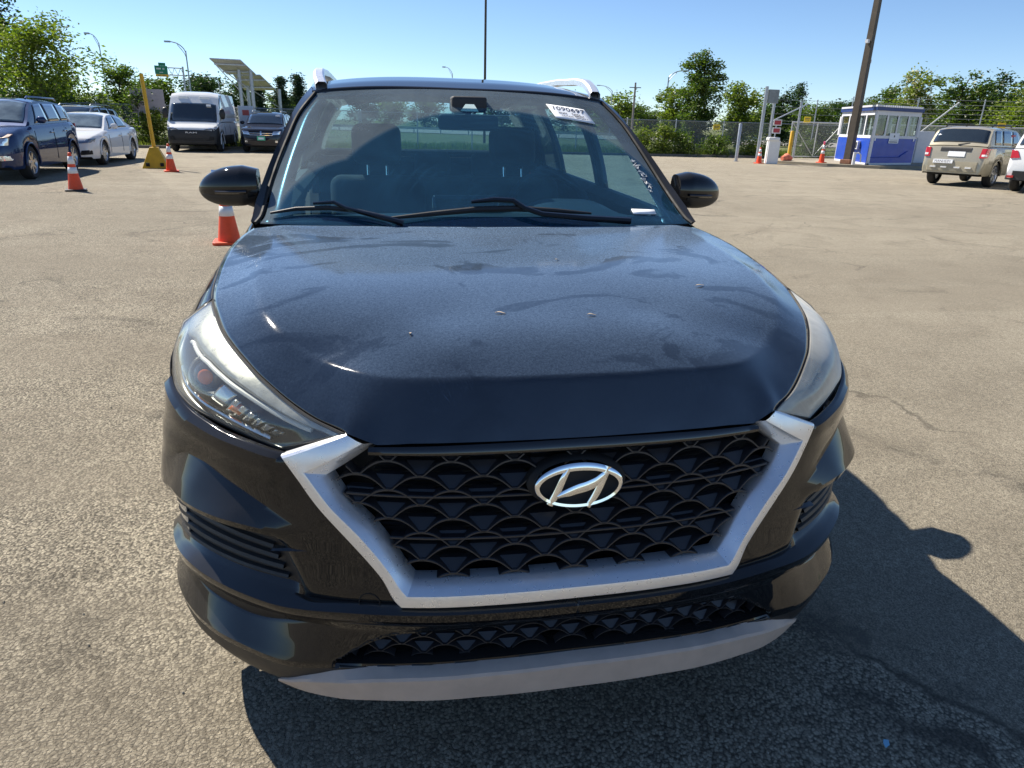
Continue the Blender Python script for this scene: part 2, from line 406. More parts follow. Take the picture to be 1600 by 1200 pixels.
# ---- nose: plan outline (x, y), lean and swell with height; FS(a, z, d) = point at arc length a from the centre line
PLAN = np.array([(0,0),(.1,.001),(.2,.006),(.3,.016),(.4,.036),(.5,.066),(.6,.112),(.7,.185),(.78,.262),(.84,.335),(.885,.42),(.915,.52),(.932,.65),(.938,.80),(.938,1.0)])
GZ = np.array([(.15,.03),(.20,.01),(.25,-.008),(.30,-.012),(.36,-.012),(.42,-.014),(.48,-.012),(.54,-.002),(.60,.006),(.70,.018),(.76,.026),(.80,.034),(.85,.05),(.95,.09),(1.1,.15)])
KZ = np.array([(.15,.985),(.2,1.0),(.25,1.02),(.4,1.025),(.55,1.03),(.65,1.03),(.72,1.02),(.8,.99),(.9,.975),(1.1,.95)])
PL = cr(PLAN, 6000); PL[:, 0] = np.maximum(PL[:, 0], 0); AL = np.r_[0, np.cumsum(np.linalg.norm(np.diff(PL, axis=0), axis=1))]
def FS(a, z, d=0.):
    a, z, d = np.broadcast_arrays(np.asarray(a, float), np.asarray(z, float), np.asarray(d, float))
    sg = np.where(a < 0, -1., 1.); a = np.abs(a); e = .012
    I = lambda q, k: np.interp(q, AL, PL[:, k])
    tx = I(a+e, 0) - np.where(a-e < 0, -I(np.abs(a-e), 0), I(np.abs(a-e), 0)); ty = I(a+e, 1) - I(np.abs(a-e), 1)
    l = np.hypot(tx, ty); nx, ny = ty/l, -tx/l
    g = np.interp(z, GZ[:, 0], GZ[:, 1]); k = np.interp(z, KZ[:, 0], KZ[:, 1])
    kk = 1 + (k-1)*np.clip((a-.35)/.5, 0, 1)
    return np.stack([sg*(I(a, 0)*kk + nx*d), I(a, 1) + g*np.clip(-ny, 0, 1) + ny*d, z], -1)
def kn(P, sg=.014):
    P = np.array(P, float); g = np.arange(-.1, 2.2, .002); v = np.interp(g, P[:, 0], P[:, 1])
    k = np.exp(-.5*(np.arange(-30, 31)*.002/sg)**2); k /= k.sum(); v = np.convolve(np.pad(v, 30, mode='edge'), k, 'valid')
    return lambda a: np.interp(a, g, v)
# bumper rows from the headlamp edge down to the apron: height and stand-off along the arc
ZR = [kn([(0,.80),(.40,.80),(.62,.794),(.70,.800),(.79,.805),(.89,.816),(1.02,.836),(1.3,.88)])]
DR = [kn([(0,0),(2,0)])]
def row(z, d): ZR.append(kn(z)); DR.append(kn(d))
row([(0,.79),(.40,.79),(.608,.781),(.695,.787),(.808,.792),(.945,.802),(1.03,.818),(1.3,.86)], [(0,0),(.58,0),(.64,.014),(2,.014)])
row([(0,.775),(.40,.775),(.608,.766),(.695,.772),(.808,.777),(.945,.787),(1.03,.803),(1.3,.84)], [(0,0),(.58,0),(.64,.013),(2,.013)])
row([(0,.73),(.40,.73),(.6,.725),(.73,.738),(.84,.752),(.93,.757),(1.0,.75),(1.3,.75)], [(0,0),(.6,.0),(.75,.002),(2,.002)])
row([(0,.66),(.5,.64),(.598,.645),(.648,.663),(.73,.686),(.842,.716),(.932,.715),(.985,.690),(1.1,.67),(1.3,.67)], [(0,0),(.6,0),(.72,-.008),(.95,-.010),(1.05,0),(2,.002)])
row([(0,.62),(.585,.622),(.652,.624),(.732,.630),(.818,.628),(.878,.632),(.94,.632),(1.05,.60),(1.3,.58)], [(0,0),(.585,0),(.66,.016),(.74,.030),(.88,.030),(.97,.014),(2,.004)])
row([(0,.612),(.585,.61),(.652,.612),(.732,.617),(.818,.615),(.878,.618),(.94,.618),(1.05,.587),(1.3,.567)], [(0,0),(.585,0),(.66,.013),(.74,.025),(.88,.024),(.97,.010),(2,.001)])
row([(0,.60),(.585,.592),(.64,.585),(.698,.588),(.8,.592),(.94,.595),(1.05,.565),(1.3,.55)], [(0,0),(.62,.0),(.645,-.024),(2,-.024)])
row([(0,.497),(.595,.492),(.742,.482),(.9,.474),(1.05,.455),(1.3,.44)], [(0,0),(.578,0),(.60,-.024),(2,-.024)])
row([(0,.480),(.378,.480),(.462,.479),(.572,.472),(.705,.470),(.89,.461),(1.05,.440),(1.3,.43)], [(0,-.004),(.5,-.004),(.62,-.010),(2,-.012)])
row([(0,.470),(.302,.470),(.482,.467),(.64,.454),(.77,.450),(.848,.448),(.925,.446),(1.05,.425),(1.3,.415)], [(0,.018),(.5,.020),(.64,.022),(.85,.018),(1.0,.010),(2,.008)])
row([(0,.456),(.302,.456),(.482,.453),(.64,.441),(.77,.437),(.848,.435),(.925,.433),(1.05,.412),(1.3,.40)], [(0,.018),(.5,.019),(.64,.020),(.85,.016),(1.0,.008),(2,.006)])
row([(0,.440),(.302,.440),(.482,.436),(.62,.425),(.70,.415),(.77,.412),(.848,.412),(.925,.412),(1.05,.392),(1.3,.38)], [(0,.006),(.5,.008),(.64,.006),(2,.004)])
row([(0,.42),(.4,.415),(.56,.412),(.63,.398),(.685,.380),(.742,.370),(.868,.368),(.97,.372),(1.1,.36),(1.3,.35)], [(0,.002),(.5,.002),(.64,-.010),(2,-.010)])
row([(0,.330),(.35,.33),(.542,.326),(.6,.320),(.668,.316),(.755,.316),(.838,.311),(.942,.306),(1.1,.30),(1.3,.30)], [(0,.004),(.45,.006),(.62,.032),(.80,.032),(.95,.022),(2,.014)])
row([(0,.315),(.35,.315),(.542,.311),(.6,.304),(.668,.300),(.755,.299),(.838,.294),(.942,.289),(1.1,.283),(1.3,.283)], [(0,.004),(.45,.006),(.62,.029),(.80,.029),(.95,.019),(2,.011)])
row([(0,.255),(.42,.245),(.6,.236),(.72,.220),(.85,.205),(.95,.198),(1.1,.20),(1.3,.20)], [(0,-.01),(.45,-.005),(.62,.012),(2,.010)])
row([(0,.235),(.42,.225),(.6,.205),(.72,.19),(.85,.18),(.95,.175),(1.1,.18),(1.3,.18)], [(0,-.06),(.62,-.04),(2,-.03)])
SUBD = [2,1,2,4,5,1,2,6,3,2,1,3,5,16,3,4,1]
WY, WZ, WR = .93, .345, .40                     # front wheel centre and arch radius
def y_end(z): return WY - math.sqrt(max(0., WR**2 - (z-WZ)**2)) if z < .60 else .62 - (z-.60)/.24*.15
def a_end(z): return float(np.interp(y_end(z), PL[:, 1], AL))
NC = 190
tt = np.linspace(0, 1, NC)
rows = []; rowk = []
def mkrow(zf, df):
    ae = a_end(float(zf(1.05))); a = tt*ae
    return a, zf(a), df(a)
for k in range(len(ZR)-1):
    A0, A1 = mkrow(ZR[k], DR[k]), mkrow(ZR[k+1], DR[k+1])
    for j in range(SUBD[k]):
        u = j/SUBD[k]
        rows.append([(1-u)*p+u*q for p, q in zip(A0, A1)]); rowk.append((k, u))
rows.append(list(mkrow(ZR[-1], DR[-1]))); rowk.append((len(ZR)-2, 1))
def dsurf(a, z):
    """stand-off of the bumper skin at (a, z)"""
    a = abs(a); zs_ = [float(f(a)) for f in ZR]; ds_ = [float(f(a)) for f in DR]
    return float(np.interp(-z, [-q for q in zs_], ds_))
dsv = lambda A, Z_: np.array([dsurf(a, z) for a, z in zip(A, Z_)])
# openings in the nose, as outlines in (a, z)
SIL_O = [(.474,.851),(.618,.793),(.578,.750),(.535,.694),(.487,.640),(.440,.584),(.410,.543),(.390,.500),(.374,.481)]
SIL_I = [(.415,.826),(.523,.752),(.483,.698),(.434,.650),(.398,.602),(.368,.554),(.350,.530)]
LG_T = [(0,.428),(.07,.428),(.14,.4255),(.238,.421),(.305,.416),(.375,.408),(.41,.397),(.442,.380),(.488,.346),(.520,.321)]
LG_B = [(.520,.321),(.43,.327),(.348,.334),(.208,.342),(.1,.345),(0,.346)]
def inside(poly, x, y):
    c = False; n = len(poly)
    for i in range(n):
        (x0, y0), (x1, y1) = poly[i], poly[(i+1) % n]
        if (y0 > y) != (y1 > y) and x < (x1-x0)*(y-y0)/(y1-y0)+x0: c = not c
    return c
mid_f = [((o[0]+i[0])/2, (o[1]+i[1])/2) for o, i in zip(cr(SIL_O[1:], 9), cr(SIL_I[1:], 9))]
HOLE_M = [(0,.86),(.52,.86)] + [(.575,.770)] + mid_f + [(.36,.505),(0,.508)]
HOLE_L = [(a, z+.006) for a, z in LG_T[:6]] + [(a+.004, z+.005) for a, z in LG_T[6:]] + [(.524,.313)] + [(a, z-.006) for a, z in LG_B[1:]]
for sgn in (-1, 1):
    G = np.array([FS(sgn*r[0], r[1], r[2]) for r in rows])
    if sgn < 0: G[:, 0, 0] = 0
    V = G.reshape(-1, 3); Fc = []; fm = []
    for i in range(len(rows)-1):
        k, u = rowk[i]
        for j in range(NC-1):
            a = (rows[i][0][j]+rows[i+1][0][j+1])/2; z = (rows[i][1][j]+rows[i+1][1][j+1])/2
            if a < .62 and (inside(HOLE_M, a, z) or inside(HOLE_L, a, z)): continue
            q = (i*NC+j, i*NC+j+1, (i+1)*NC+j+1, (i+1)*NC+j)
            Fc.append(q if sgn < 0 else q[::-1])
            m = 0
            if 6 <= k <= 7 and a > (.625 - (.60-z)*.42): m = 1
            if k == 12 and a > .63: m = 1
            if k >= 15 : m = 1
            fm.append(m)
    side = 'right' if sgn < 0 else 'left'
    bmp = mesh('bumper', V, Fc, [BK, MT['black_plastic']], CAR, fm=fm, sharp=30, solid=.004, off=1)
    # louvres in the corner pocket, running along it
    for q, (f0, th) in enumerate([(.2,.010),(.42,.010),(.64,.010),(.85,.008)]):
        aa = np.linspace(.668-.05*f0, 1.06, 40)
        z0 = ZR[7](aa)*(1-f0) + ZR[8](aa)*f0
        mb = MB(); mb.grid(np.array([FS(sgn*aa, z0+th*.9, -.022), FS(sgn*aa, z0+th*.5, -.012), FS(sgn*aa, z0-th*.2, -.009), FS(sgn*aa, z0-th*.5, -.022)]))
        mb.build('louvre', MT['black_plastic'], bmp)
    # narrow lamp strip at the pocket's outer end
    aa = np.linspace(.98, 1.05, 10); mb = MB()
    mb.grid(np.array([FS(sgn*aa, ZR[7](aa)-.012-u*.085+(aa-.98)*.1, -.012) for u in np.linspace(0, 1, 6)]))
    mb.build('fog_lamp', MT['clear_lens'], bmp, solid=.006)
    # parting line between bumper face and pocket: thin fin
    fin = [(.52,.590),(.57,.586),(.62,.580),(.645,.576)]
    F_ = np.array([cr([(a, z) for a, z in fin], 14)])[0]
    w_ = np.linspace(.0, 1., 14)
    mb = MB(); mb.grid(np.array([FS(sgn*F_[:, 0], F_[:, 1]+.006*w_, .000), FS(sgn*F_[:, 0], F_[:, 1]-.002*w_, .012*w_), FS(sgn*F_[:, 0], F_[:, 1]-.010*w_, .001)]))
    mb.build('crease_fin', BK, bmp)
    # tow eye cover
    if sgn < 0:
        th = np.linspace(0, 2*math.pi, 33)
        mb = MB(); mb.tube([FS(-(.440+.0215*math.cos(t)), .4835+.0215*math.sin(t), .0045+.02*max(0, (.478-(.4835+.0215*math.sin(t)))/.02)) for t in th], .0011, 6)
        mb.build('tow_cover_seam', MT['black_matte'], bmp)
# back panels behind both openings and slats of the radiator
mb = MB(); aa = np.linspace(-.56, .56, 40)
mb.grid(np.array([FS(aa, z, -.10) for z in np.linspace(.86, .22, 12)]))
mb.build('radiator_shroud', MT['black_matte'], CAR)
for i in range(26):
    z = .535+i*.0105
    mb = MB(); aa = np.linspace(-.44, .44, 12); mb.grid(np.array([FS(aa, z+.002, -.078), FS(aa, z-.001, -.070), FS(aa, z-.003, -.078)])); mb.build('radiator_slat', MT['int_dark'], CAR)
# ---- silver frame of the grille (both sides and the bottom bar are one moulding)
def frame_curve(O, d0):
    L = [(-a, z) for a, z in O] ; Rr = [(a, z) for a, z in O][::-1]
    return L, Rr
def strip(Oc, ds, Ic, n):
    return None
nS, nB = 40, 40
def fpath(P, zb):
    """left flank down, along the bottom, right flank up"""
    half = np.vstack([res([P[0], P[1]], 8)[:-1], cr(P[1:], nS)])
    bot = np.stack([np.linspace(-half[-1, 0], half[-1, 0], nB), np.full(nB, half[-1, 1])], -1)
    bot[:, 1] += (zb-half[-1, 1])*(1-(bot[:, 0]/half[-1, 0])**2)
    L = half.copy(); L[:, 0] *= -1
    return np.vstack([L, bot[1:-1], half[::-1]])
PO, PI_ = fpath(SIL_O, .484), fpath(SIL_I, .533)
cols = []
for f, d in ((0,-.012),(0,.006),(.03,.013),(.10,.017),(.45,.020),(.62,.019),(.70,.014),(.97,-.012),(1.0,-.020),(1.0,-.045)):
    Q = PO*(1-f) + PI_*f
    cols.append(FS(Q[:, 0], Q[:, 1], d))
mb = MB(); mb.grid(np.array(cols)); mb.build('grille_frame', MT['silver'], CAR, sharp=25)
# gloss strip between bonnet edge and grille
aa = np.linspace(-.43, .43, 60)
mb = MB(); mb.grid(np.array([FS(aa, .836+0*aa-.010*(np.abs(aa)/.43)**2, -.03), FS(aa, .832-.010*(np.abs(aa)/.43)**2, .002), FS(aa, .822-.008*(np.abs(aa)/.43)**2, .006), FS(aa, .812-.004*(np.abs(aa)/.43)**2, .004), FS(aa, .806-.002*(np.abs(aa)/.43)**2, -.004), FS(aa, .803, -.03)]))
mb.build('grille_strip', MT['gloss_black'], CAR)
# ---- lattice of the grille: flattened diamonds with sloping facets
def lattice(name, poly, z0, pz, pa, nrow, a_max, d0, depth, ties, parent, hw=.0030):
    mb = MB()
    ins = lambda a, z: inside(poly, abs(a), z)
    def rib(P):
        P = [p for p in P]
        keep = [ins(a, z) for a, z in P]
        run = []
        for p, kf in list(zip(P, keep)) + [(None, False)]:
            if kf: run.append(p)
            else:
                if len(run) > 1:
                    q = np.array(run); mb.grid(np.array([FS(q[:, 0], q[:, 1]+hw*1.1, d0-depth), FS(q[:, 0], q[:, 1]+hw, d0-.002), FS(q[:, 0], q[:, 1]+hw*.5, d0), FS(q[:, 0], q[:, 1]-hw*.5, d0), FS(q[:, 0], q[:, 1]-hw, d0-.002), FS(q[:, 0], q[:, 1]-hw*1.1, d0-depth)]))
                run = []
    for j in range(-1, nrow):
        z = z0-j*pz; off = .5 if j % 2 else 0
        n = int(a_max/pa)+2
        for i in range(-n, n+1):
            a = (i+off)*pa
            # from this node up to both neighbours of the row above
            for s in (-1, 1):
                P = [(0, 0), (.045, .0), (.10, .20), (.20, .55), (.30, .80), (.40, .93), (.5, .97)]
                Q = cr([(a+s*p*pa, z+q*pz) for p, q in P], 14)
                rib(Q)
            # facet sitting in the foot of the cell above
            w0, w1 = .035*pa, .235*pa
            c = [(a-w0, z+.06*pz), (a+w0, z+.06*pz), (a+w1, z+.78*pz), (a-w1, z+.78*pz)]
            if all(ins(*p) for p in c):
                cc = [(a-w1*.75, z+.86*pz), (a+w1*.75, z+.86*pz)]
                V = [FS(*c[0], d0-.004), FS(*c[1], d0-.004), FS(*c[2], d0-depth*.80), FS(*c[3], d0-depth*.80), FS(*cc[0], d0-depth*1.3), FS(*cc[1], d0-depth*1.3)]
                mb.add(V, [(0, 1, 2, 3), (3, 2, 5, 4)])
    for z in ties:
        aa = np.linspace(-a_max, a_max, 90); rib([(a, z+(.004*(a/a_max)**2)) for a in aa])
    return mb.build(name, MT['grille_mat'], parent, sharp=30, fixn=False)
MT['grille_mat'] = M('grille_plastic', (.022, .022, .025), .36, var=.1, coat=.15, bump=.03, bscale=600)
IN_M = [(0,.812),(.42,.822),(.520,.7525),(.478,.697),(.430,.649),(.395,.602),(.365,.554),(.350,.524),(0,.524)]
lattice('grille', IN_M, .788, .031, .132, 10, .56, -.018, .026, (.7105, .6175), CAR)
IN_L = [(a, z-.001) for a, z in LG_T] + [(a, z+.001) for a, z in LG_B[1:]]
lattice('lower_grille', IN_L, .4115, .0225, .095, 6, .56, -.012, .020, (), CAR, hw=.0020)
# bezel round the lower opening
def ringpath(P): 
    P = np.array(P, float); L = P[::-1].copy(); L[:, 0] *= -1
    return np.vstack([L, P[1:]])
lgt, lgb = ringpath(LG_T), ringpath(LG_B[::-1])
mb = MB()
for Q, s in ((res(lgt, 90), 1), (res(lgb, 90), -1)):
    q3, q2 = dsv(Q[:, 0], Q[:, 1]+s*.020), dsv(Q[:, 0], Q[:, 1]+s*.012)
    mb.grid(np.array([FS(Q[:, 0], Q[:, 1]+s*.020, q3-.003), FS(Q[:, 0], Q[:, 1]+s*.018, q3+.003), FS(Q[:, 0], Q[:, 1]+s*.012, q2+.004), FS(Q[:, 0], Q[:, 1]+s*.002, q2*.5+.004), FS(Q[:, 0], Q[:, 1]-s*.001, -.002), FS(Q[:, 0], Q[:, 1]-s*.001, -.05)]))
mb.build('lower_grille_bezel', BK, CAR)
# ---- grey skid lip under the nose
SK_T = ringpath([(0,.340),(.208,.336),(.348,.328),(.43,.321),(.525,.312),(.585,.283),(.66,.232)])
SK_F = ringpath([(0,.326),(.208,.322),(.348,.314),(.43,.306),(.525,.288),(.590,.268),(.663,.228)])
SK_B = ringpath([(0,.252),(.208,.250),(.348,.243),(.43,.237),(.525,.224),(.590,.216),(.668,.212)])
T_, F2, B_ = res(SK_T, 100), res(SK_F, 100), res(SK_B, 100)
tp = np.clip((.668-np.abs(F2[:, 0]))/.16, 0, 1)
mb = MB(); mb.grid(np.array([FS(T_[:, 0], T_[:, 1], .002), FS(T_[:, 0], T_[:, 1], .008+.014*(1-tp)), FS(F2[:, 0], F2[:, 1]+.003, .023+.011*tp), FS(F2[:, 0], F2[:, 1]-.003, .025+.013*tp), FS(B_[:, 0], B_[:, 1]+.006, .022+.012*tp), FS(B_[:, 0], B_[:, 1], .018+.010*tp), FS(B_[:, 0], B_[:, 1]-.002, -.03)]))
mb.build('skid_plate', MT['skid'], CAR, sharp=24)
# ---- emblem: oval ring with a slanted letter, on a dark oval
em = thing('emblem', None, None); em.parent = CAR
for k in ('label', 'category'): 
    if k in em: del em[k]
EA, EZ, ERa, ERz = .0, .737, .096, .0495
th = np.linspace(0, 2*math.pi, 61)
mb = MB(); mb.grid(np.array([FS(EA+np.cos(th)*ERa*f, EZ+np.sin(th)*ERz*f, d) for f, d in ((1.14,-.03),(1.12,-.012),(1.06,-.008),(.98,-.004),(.5,-.003),(.02,-.003))])); mb.build('emblem_back', MT['black_matte'], em)
EP = lambda x, y, d=.004: FS(EA+x*ERa, EZ+y*ERz, d)
mb = MB()
ring = []
for t in th[:-1]:
    wd = .088+.07*max(0, math.sin(t))          # broader at the top
    c, s = math.cos(t), math.sin(t)
    ring.append([EP(c, s, -.004), EP(c*.99, s*.985, .007), EP(c*(1-wd*.5), s*(1-wd*.5*1.7), .0095), EP(c*(1-wd*1.25), s*(1-wd*1.25*1.7), .0085), EP(c*(1-wd*1.45), s*(1-wd*1.45*1.7), -.004)])
ring.append(ring[0]); mb.grid(np.array(ring)); mb.build('emblem_ring', MT['chrome'], em, sharp=50)
def stroke(P, W, nm):
    P = cr(P, 26); W = 1.22*np.interp(np.linspace(0, 1, 26), np.linspace(0, 1, len(W)), W); rowsS = []
    S_ = np.array([ERa, ERz])
    for i in range(26):
        d = (P[min(i+1, 25)]-P[max(i-1, 0)])*S_; d /= np.linalg.norm(d); n = np.array([-d[1], d[0]])
        q = lambda s: (P[i]*S_+n*s*W[i])/S_
        rowsS.append([EP(*q(1), -.003), EP(*q(.88), .0075), EP(*q(.2), .0095), EP(*q(-.2), .0095), EP(*q(-.88), .0075), EP(*q(-1), -.003)])
    mb = MB(); mb.grid(np.array(rowsS)); mb.build(nm, MT['chrome'], em, sharp=50)
stroke([(-.24,.80),(-.36,.36),(-.50,-.25),(-.66,-.78)], [.005,.0065,.007,.0065], 'emblem_stroke')
stroke([(.64,.76),(.54,.25),(.40,-.35),(.20,-.97)], [.0065,.007,.007,.006], 'emblem_stroke')
stroke([(-.50,-.42),(-.28,-.30),(-.05,-.16),(.20,-.04),(.42,.16),(.62,.52)], [.005,.008,.0095,.0095,.008,.006], 'emblem_stroke')

# ---- bonnet: crowned top meets a falling nose along a crease
def tps(P):
    P = np.array(P, float); n = len(P); X = P[:, :2]
    def U(r2): return np.where(r2 > 1e-12, r2*np.log(np.maximum(r2, 1e-12)), 0)
    K = U(((X[:, None]-X[None])**2).sum(-1)) + 2e-5*np.eye(n); A = np.zeros((n+3, n+3)); A[:n, :n] = K; A[:n, n] = 1; A[:n, n+1:] = X; A[n, :n] = 1; A[n+1:, :n] = X.T
    c = np.linalg.solve(A, np.r_[P[:, 2], 0, 0, 0])
    def f(x, y):
        x, y = np.asarray(x, float), np.asarray(y, float)
        r2 = (x[..., None]-X[:, 0])**2+(y[..., None]-X[:, 1])**2
        return U(r2)@c[:n]+c[n]+c[n+1]*x+c[n+2]*y
    return f
CREASE = [(.0,.092,.952),(.13,.096,.951),(.26,.110,.949),(.345,.126,.947),(.389,.140,.946),(.431,.166,.946),(.475,.204,.946),(.517,.246,.949),(.556,.287,.959),(.592,.332,.976),(.629,.392,.996),(.662,.465,1.014),(.690,.60,1.037),(.705,.80,1.060),(.712,1.0,1.078),(.705,1.2,1.094)]
EDGE_B = [(.465,.089,.852),(.498,.117,.858),(.532,.143,.867),(.564,.173,.878),(.595,.206,.891),(.625,.24,.906),(.655,.277,.921),(.687,.327,.937),(.719,.383,.952),(.753,.456,.967),(.784,.552,.984),(.808,.645,1.000),(.822,.75,1.016),(.832,.90,1.038),(.832,1.05,1.058),(.818,1.18,1.074),(.795,1.27,1.086)]
FRONT = [(0,.036,.838),(.12,.038,.838),(.25,.046,.837),(.34,.056,.836),(.41,.069,.831),(.465,.088,.850)]
sym = lambda L: [p for p in L] + [(-x, y, z) for x, y, z in L if x > 1e-6]
dome = tps(sym(CREASE + [(0,.2,.993),(0,.35,1.020),(0,.55,1.046),(0,.85,1.074),(0,1.2,1.098),(.25,.35,1.016),(.25,.85,1.073),(.45,.35,1.008),(.45,.85,1.070),(.4,1.2,1.098),(.25,.18,.983)]))
skirt = tps(sym(CREASE + EDGE_B + FRONT))
def hood_z(x, y):
    a, b = dome(x, y), skirt(x, y); k = .003
    h = np.clip(.5+.5*(b-a)/k, 0, 1)
    z = b*(1-h)+a*h-k*h*(1-h)
    return z
HE_B = cr(EDGE_B, 90); HE_F = cr(FRONT, 60)
vv = np.linspace(0, 1, 90)**1.0
def coons2(u, v, bot, top, left, right):
    """2D Coons patch; bot/top run along u, left/right along v"""
    g = lambda C, t: np.stack([np.interp(t, np.linspace(0, 1, len(C)), C[:, i]) for i in range(C.shape[1])], -1)
    B, T, L, Rr = g(bot, u), g(top, u), g(left, v), g(right, v)
    U_, V_ = u[..., None], v[..., None]
    return (1-V_)*B+V_*T+(1-U_)*L+U_*Rr-((1-U_)*(1-V_)*bot[0]+U_*(1-V_)*bot[-1]+(1-U_)*V_*top[0]+U_*V_*top[-1])
def warp(t, p): return t**p
nu, nv = 64, 110
bot = cr([p[:2] for p in FRONT], 200); top = cr([(0,1.205),(.25,1.212),(.5,1.228),(.7,1.252),(.795,1.27)], 200)
sv = np.linspace(0, 1, 400)
left = np.stack([0*sv, .036+(1.205-.036)*sv], -1)
rB = cr([p[:2] for p in EDGE_B], 400)
Ug, Vg = np.meshgrid(np.linspace(0, 1, nu), np.linspace(0, 1, nv)**1.55, indexing='xy')
Vr = Vg
P2 = coons2(Ug, Vg, bot, top, left, rB)
zz = hood_z(P2[..., 0], P2[..., 1])
# the rim follows the measured edge lines exactly
zB = np.interp(P2[:, -1, 1], [p[1] for p in EDGE_B], [p[2] for p in EDGE_B])
dz = zB-zz[:, -1]; fade = np.clip((Ug-.72)/.28, 0, 1)**2; zz += fade*dz[:, None]
zF = np.interp(P2[0, :, 0], [p[0] for p in FRONT], [p[2] for p in FRONT]); dz = zF-zz[0]; zz += (np.clip(1-Vg/.02, 0, 1)**2)*dz[None]
HG = np.concatenate([P2, zz[..., None]], -1)
Gf = np.concatenate([mirx(HG)[:, ::-1], HG[:, 1:]], 1)
# turned-down lips at front and sides
lipf = Gf[0].copy(); lipf[:, 2] -= .006; lipf[:, 1] += .012
Gf = np.concatenate([lipf[None], Gf], 0)
def hood_paint():
    t = NT('bonnet_paint'); c = t.coord()
    # dust with a painted sky-blue sheen, wiped smears, scratches and droplets
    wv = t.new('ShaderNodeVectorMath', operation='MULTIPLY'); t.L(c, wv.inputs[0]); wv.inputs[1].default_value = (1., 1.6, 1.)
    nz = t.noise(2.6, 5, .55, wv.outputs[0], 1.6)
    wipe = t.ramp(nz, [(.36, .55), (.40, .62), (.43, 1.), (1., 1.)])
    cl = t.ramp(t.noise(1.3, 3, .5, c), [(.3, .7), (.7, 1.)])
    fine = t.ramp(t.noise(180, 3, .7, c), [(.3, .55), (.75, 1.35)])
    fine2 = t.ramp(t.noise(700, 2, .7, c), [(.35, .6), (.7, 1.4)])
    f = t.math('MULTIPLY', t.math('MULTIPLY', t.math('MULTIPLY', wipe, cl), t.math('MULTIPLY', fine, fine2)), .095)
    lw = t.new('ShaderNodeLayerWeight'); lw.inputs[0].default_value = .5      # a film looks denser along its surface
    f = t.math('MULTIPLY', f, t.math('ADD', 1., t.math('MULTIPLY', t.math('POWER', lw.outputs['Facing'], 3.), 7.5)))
    g = t.new('ShaderNodeNewGeometry'); nz_ = t.new('ShaderNodeSeparateXYZ'); t.L(g.outputs['Normal'], nz_.inputs[0])      # dust lies on what faces up
    f = t.math('MULTIPLY', f, t.ramp(nz_.outputs[2], [(.45, .35), (.80, .55), (.92, 1.)]))
    sp = t.math('MULTIPLY', t.ramp(t.voro(170, c), [(0., 1.), (.11, 0.)]), t.ramp(t.noise(60, 2, .5, c), [(.52, 0.), (.66, .30)]))
    # hair scratches
    sw = t.new('ShaderNodeVectorMath', operation='MULTIPLY'); t.L(c, sw.inputs[0]); sw.inputs[1].default_value = (9., 90., 9.)
    rot = t.new('ShaderNodeVectorRotate'); rot.inputs['Angle'].default_value = .9; t.L(c, rot.inputs['Vector']); t.L(rot.outputs[0], sw.inputs[0])
    scr = t.math('MULTIPLY', t.ramp(t.voro(3.0, sw.outputs[0], 'DISTANCE_TO_EDGE'), [(0., 1.), (.012, 0.)]), t.ramp(t.noise(9, 2, .5, c), [(.56, 0.), (.66, .09)]))
    f = t.math('ADD', t.math('ADD', f, sp), scr, True)
    t.set(Base_Color=t.mix(f, (.0035, .0045, .0075), (.29, .43, .64)), Coat_Weight=1., Roughness=.5, Coat_IOR=1.85)  # film colour bluer than dust, standing in for reflected sky
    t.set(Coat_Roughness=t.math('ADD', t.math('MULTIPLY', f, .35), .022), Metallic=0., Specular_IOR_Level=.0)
    return t.m
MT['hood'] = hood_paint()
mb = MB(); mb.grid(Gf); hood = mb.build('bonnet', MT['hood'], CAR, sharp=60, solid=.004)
# dark gap moulding between bonnet and wing
for sgn in (-1, 1):
    E_ = cr(EDGE_B[10:], 30); mb = MB(); mb.tube([(sgn*(x+.003), y, z-.009) for x, y, z in E_], .006, 6); mb.build('bonnet_gap_seal', MT['black_matte'], CAR)

# ---- headlamps
HT = cr(EDGE_B[:12], 60)+np.array([.003, -.002, -.003])
HB = cr([(.604,.150,.797),(.655,.192,.802),(.708,.236,.810),(.764,.288,.818),(.819,.345,.828),(.868,.43,.848),(.886,.52,.898),(.880,.615,.948)], 60)
HI = cr([HT[0], HB[0]], 20) if False else res([HT[0], HB[0]], 20)
HR = res([HT[-1], HB[-1]], 20)
def lens_patch(u, v, depth=0.):
    P = coons2(u, v, HT, HB, HI, HR)            # v: 0 upper edge, 1 lower edge
    bl = (np.sin(np.pi*np.clip(u, 0, 1))*.7+.3*np.clip(u*6, 0, 1)*np.clip((1-u)*6, 0, 1))*np.sin(np.pi*np.clip(v, 0, 1))
    n = np.stack([.45+.35*u, -.75+.35*u, .45+0*u], -1); n /= np.linalg.norm(n, axis=-1, keepdims=True)
    return P+n*(bl*.022-depth)[..., None]
def uvgrid(n, m, u0=0., u1=1., v0=0., v1=1.):
    return np.meshgrid(np.linspace(u0, u1, n), np.linspace(v0, v1, m), indexing='xy')
LP = lambda u, v, d: lens_patch(np.array([float(u)]), np.array([float(v)]), np.array([float(d)]))[0]
vb = lambda u: np.interp(u, [0, .12, .35, .6, .78, .88, 1.], [.20, .24, .30, .36, .50, .80, 1.])
MT['brow'] = M('headlamp_brow', (.50, .50, .47), .30, metal=.6, var=.25, nscale=22, bump=.05, bscale=200)
MT['housing'] = M('headlamp_housing', (.035, .036, .04), .3, coat=.4, var=.2)
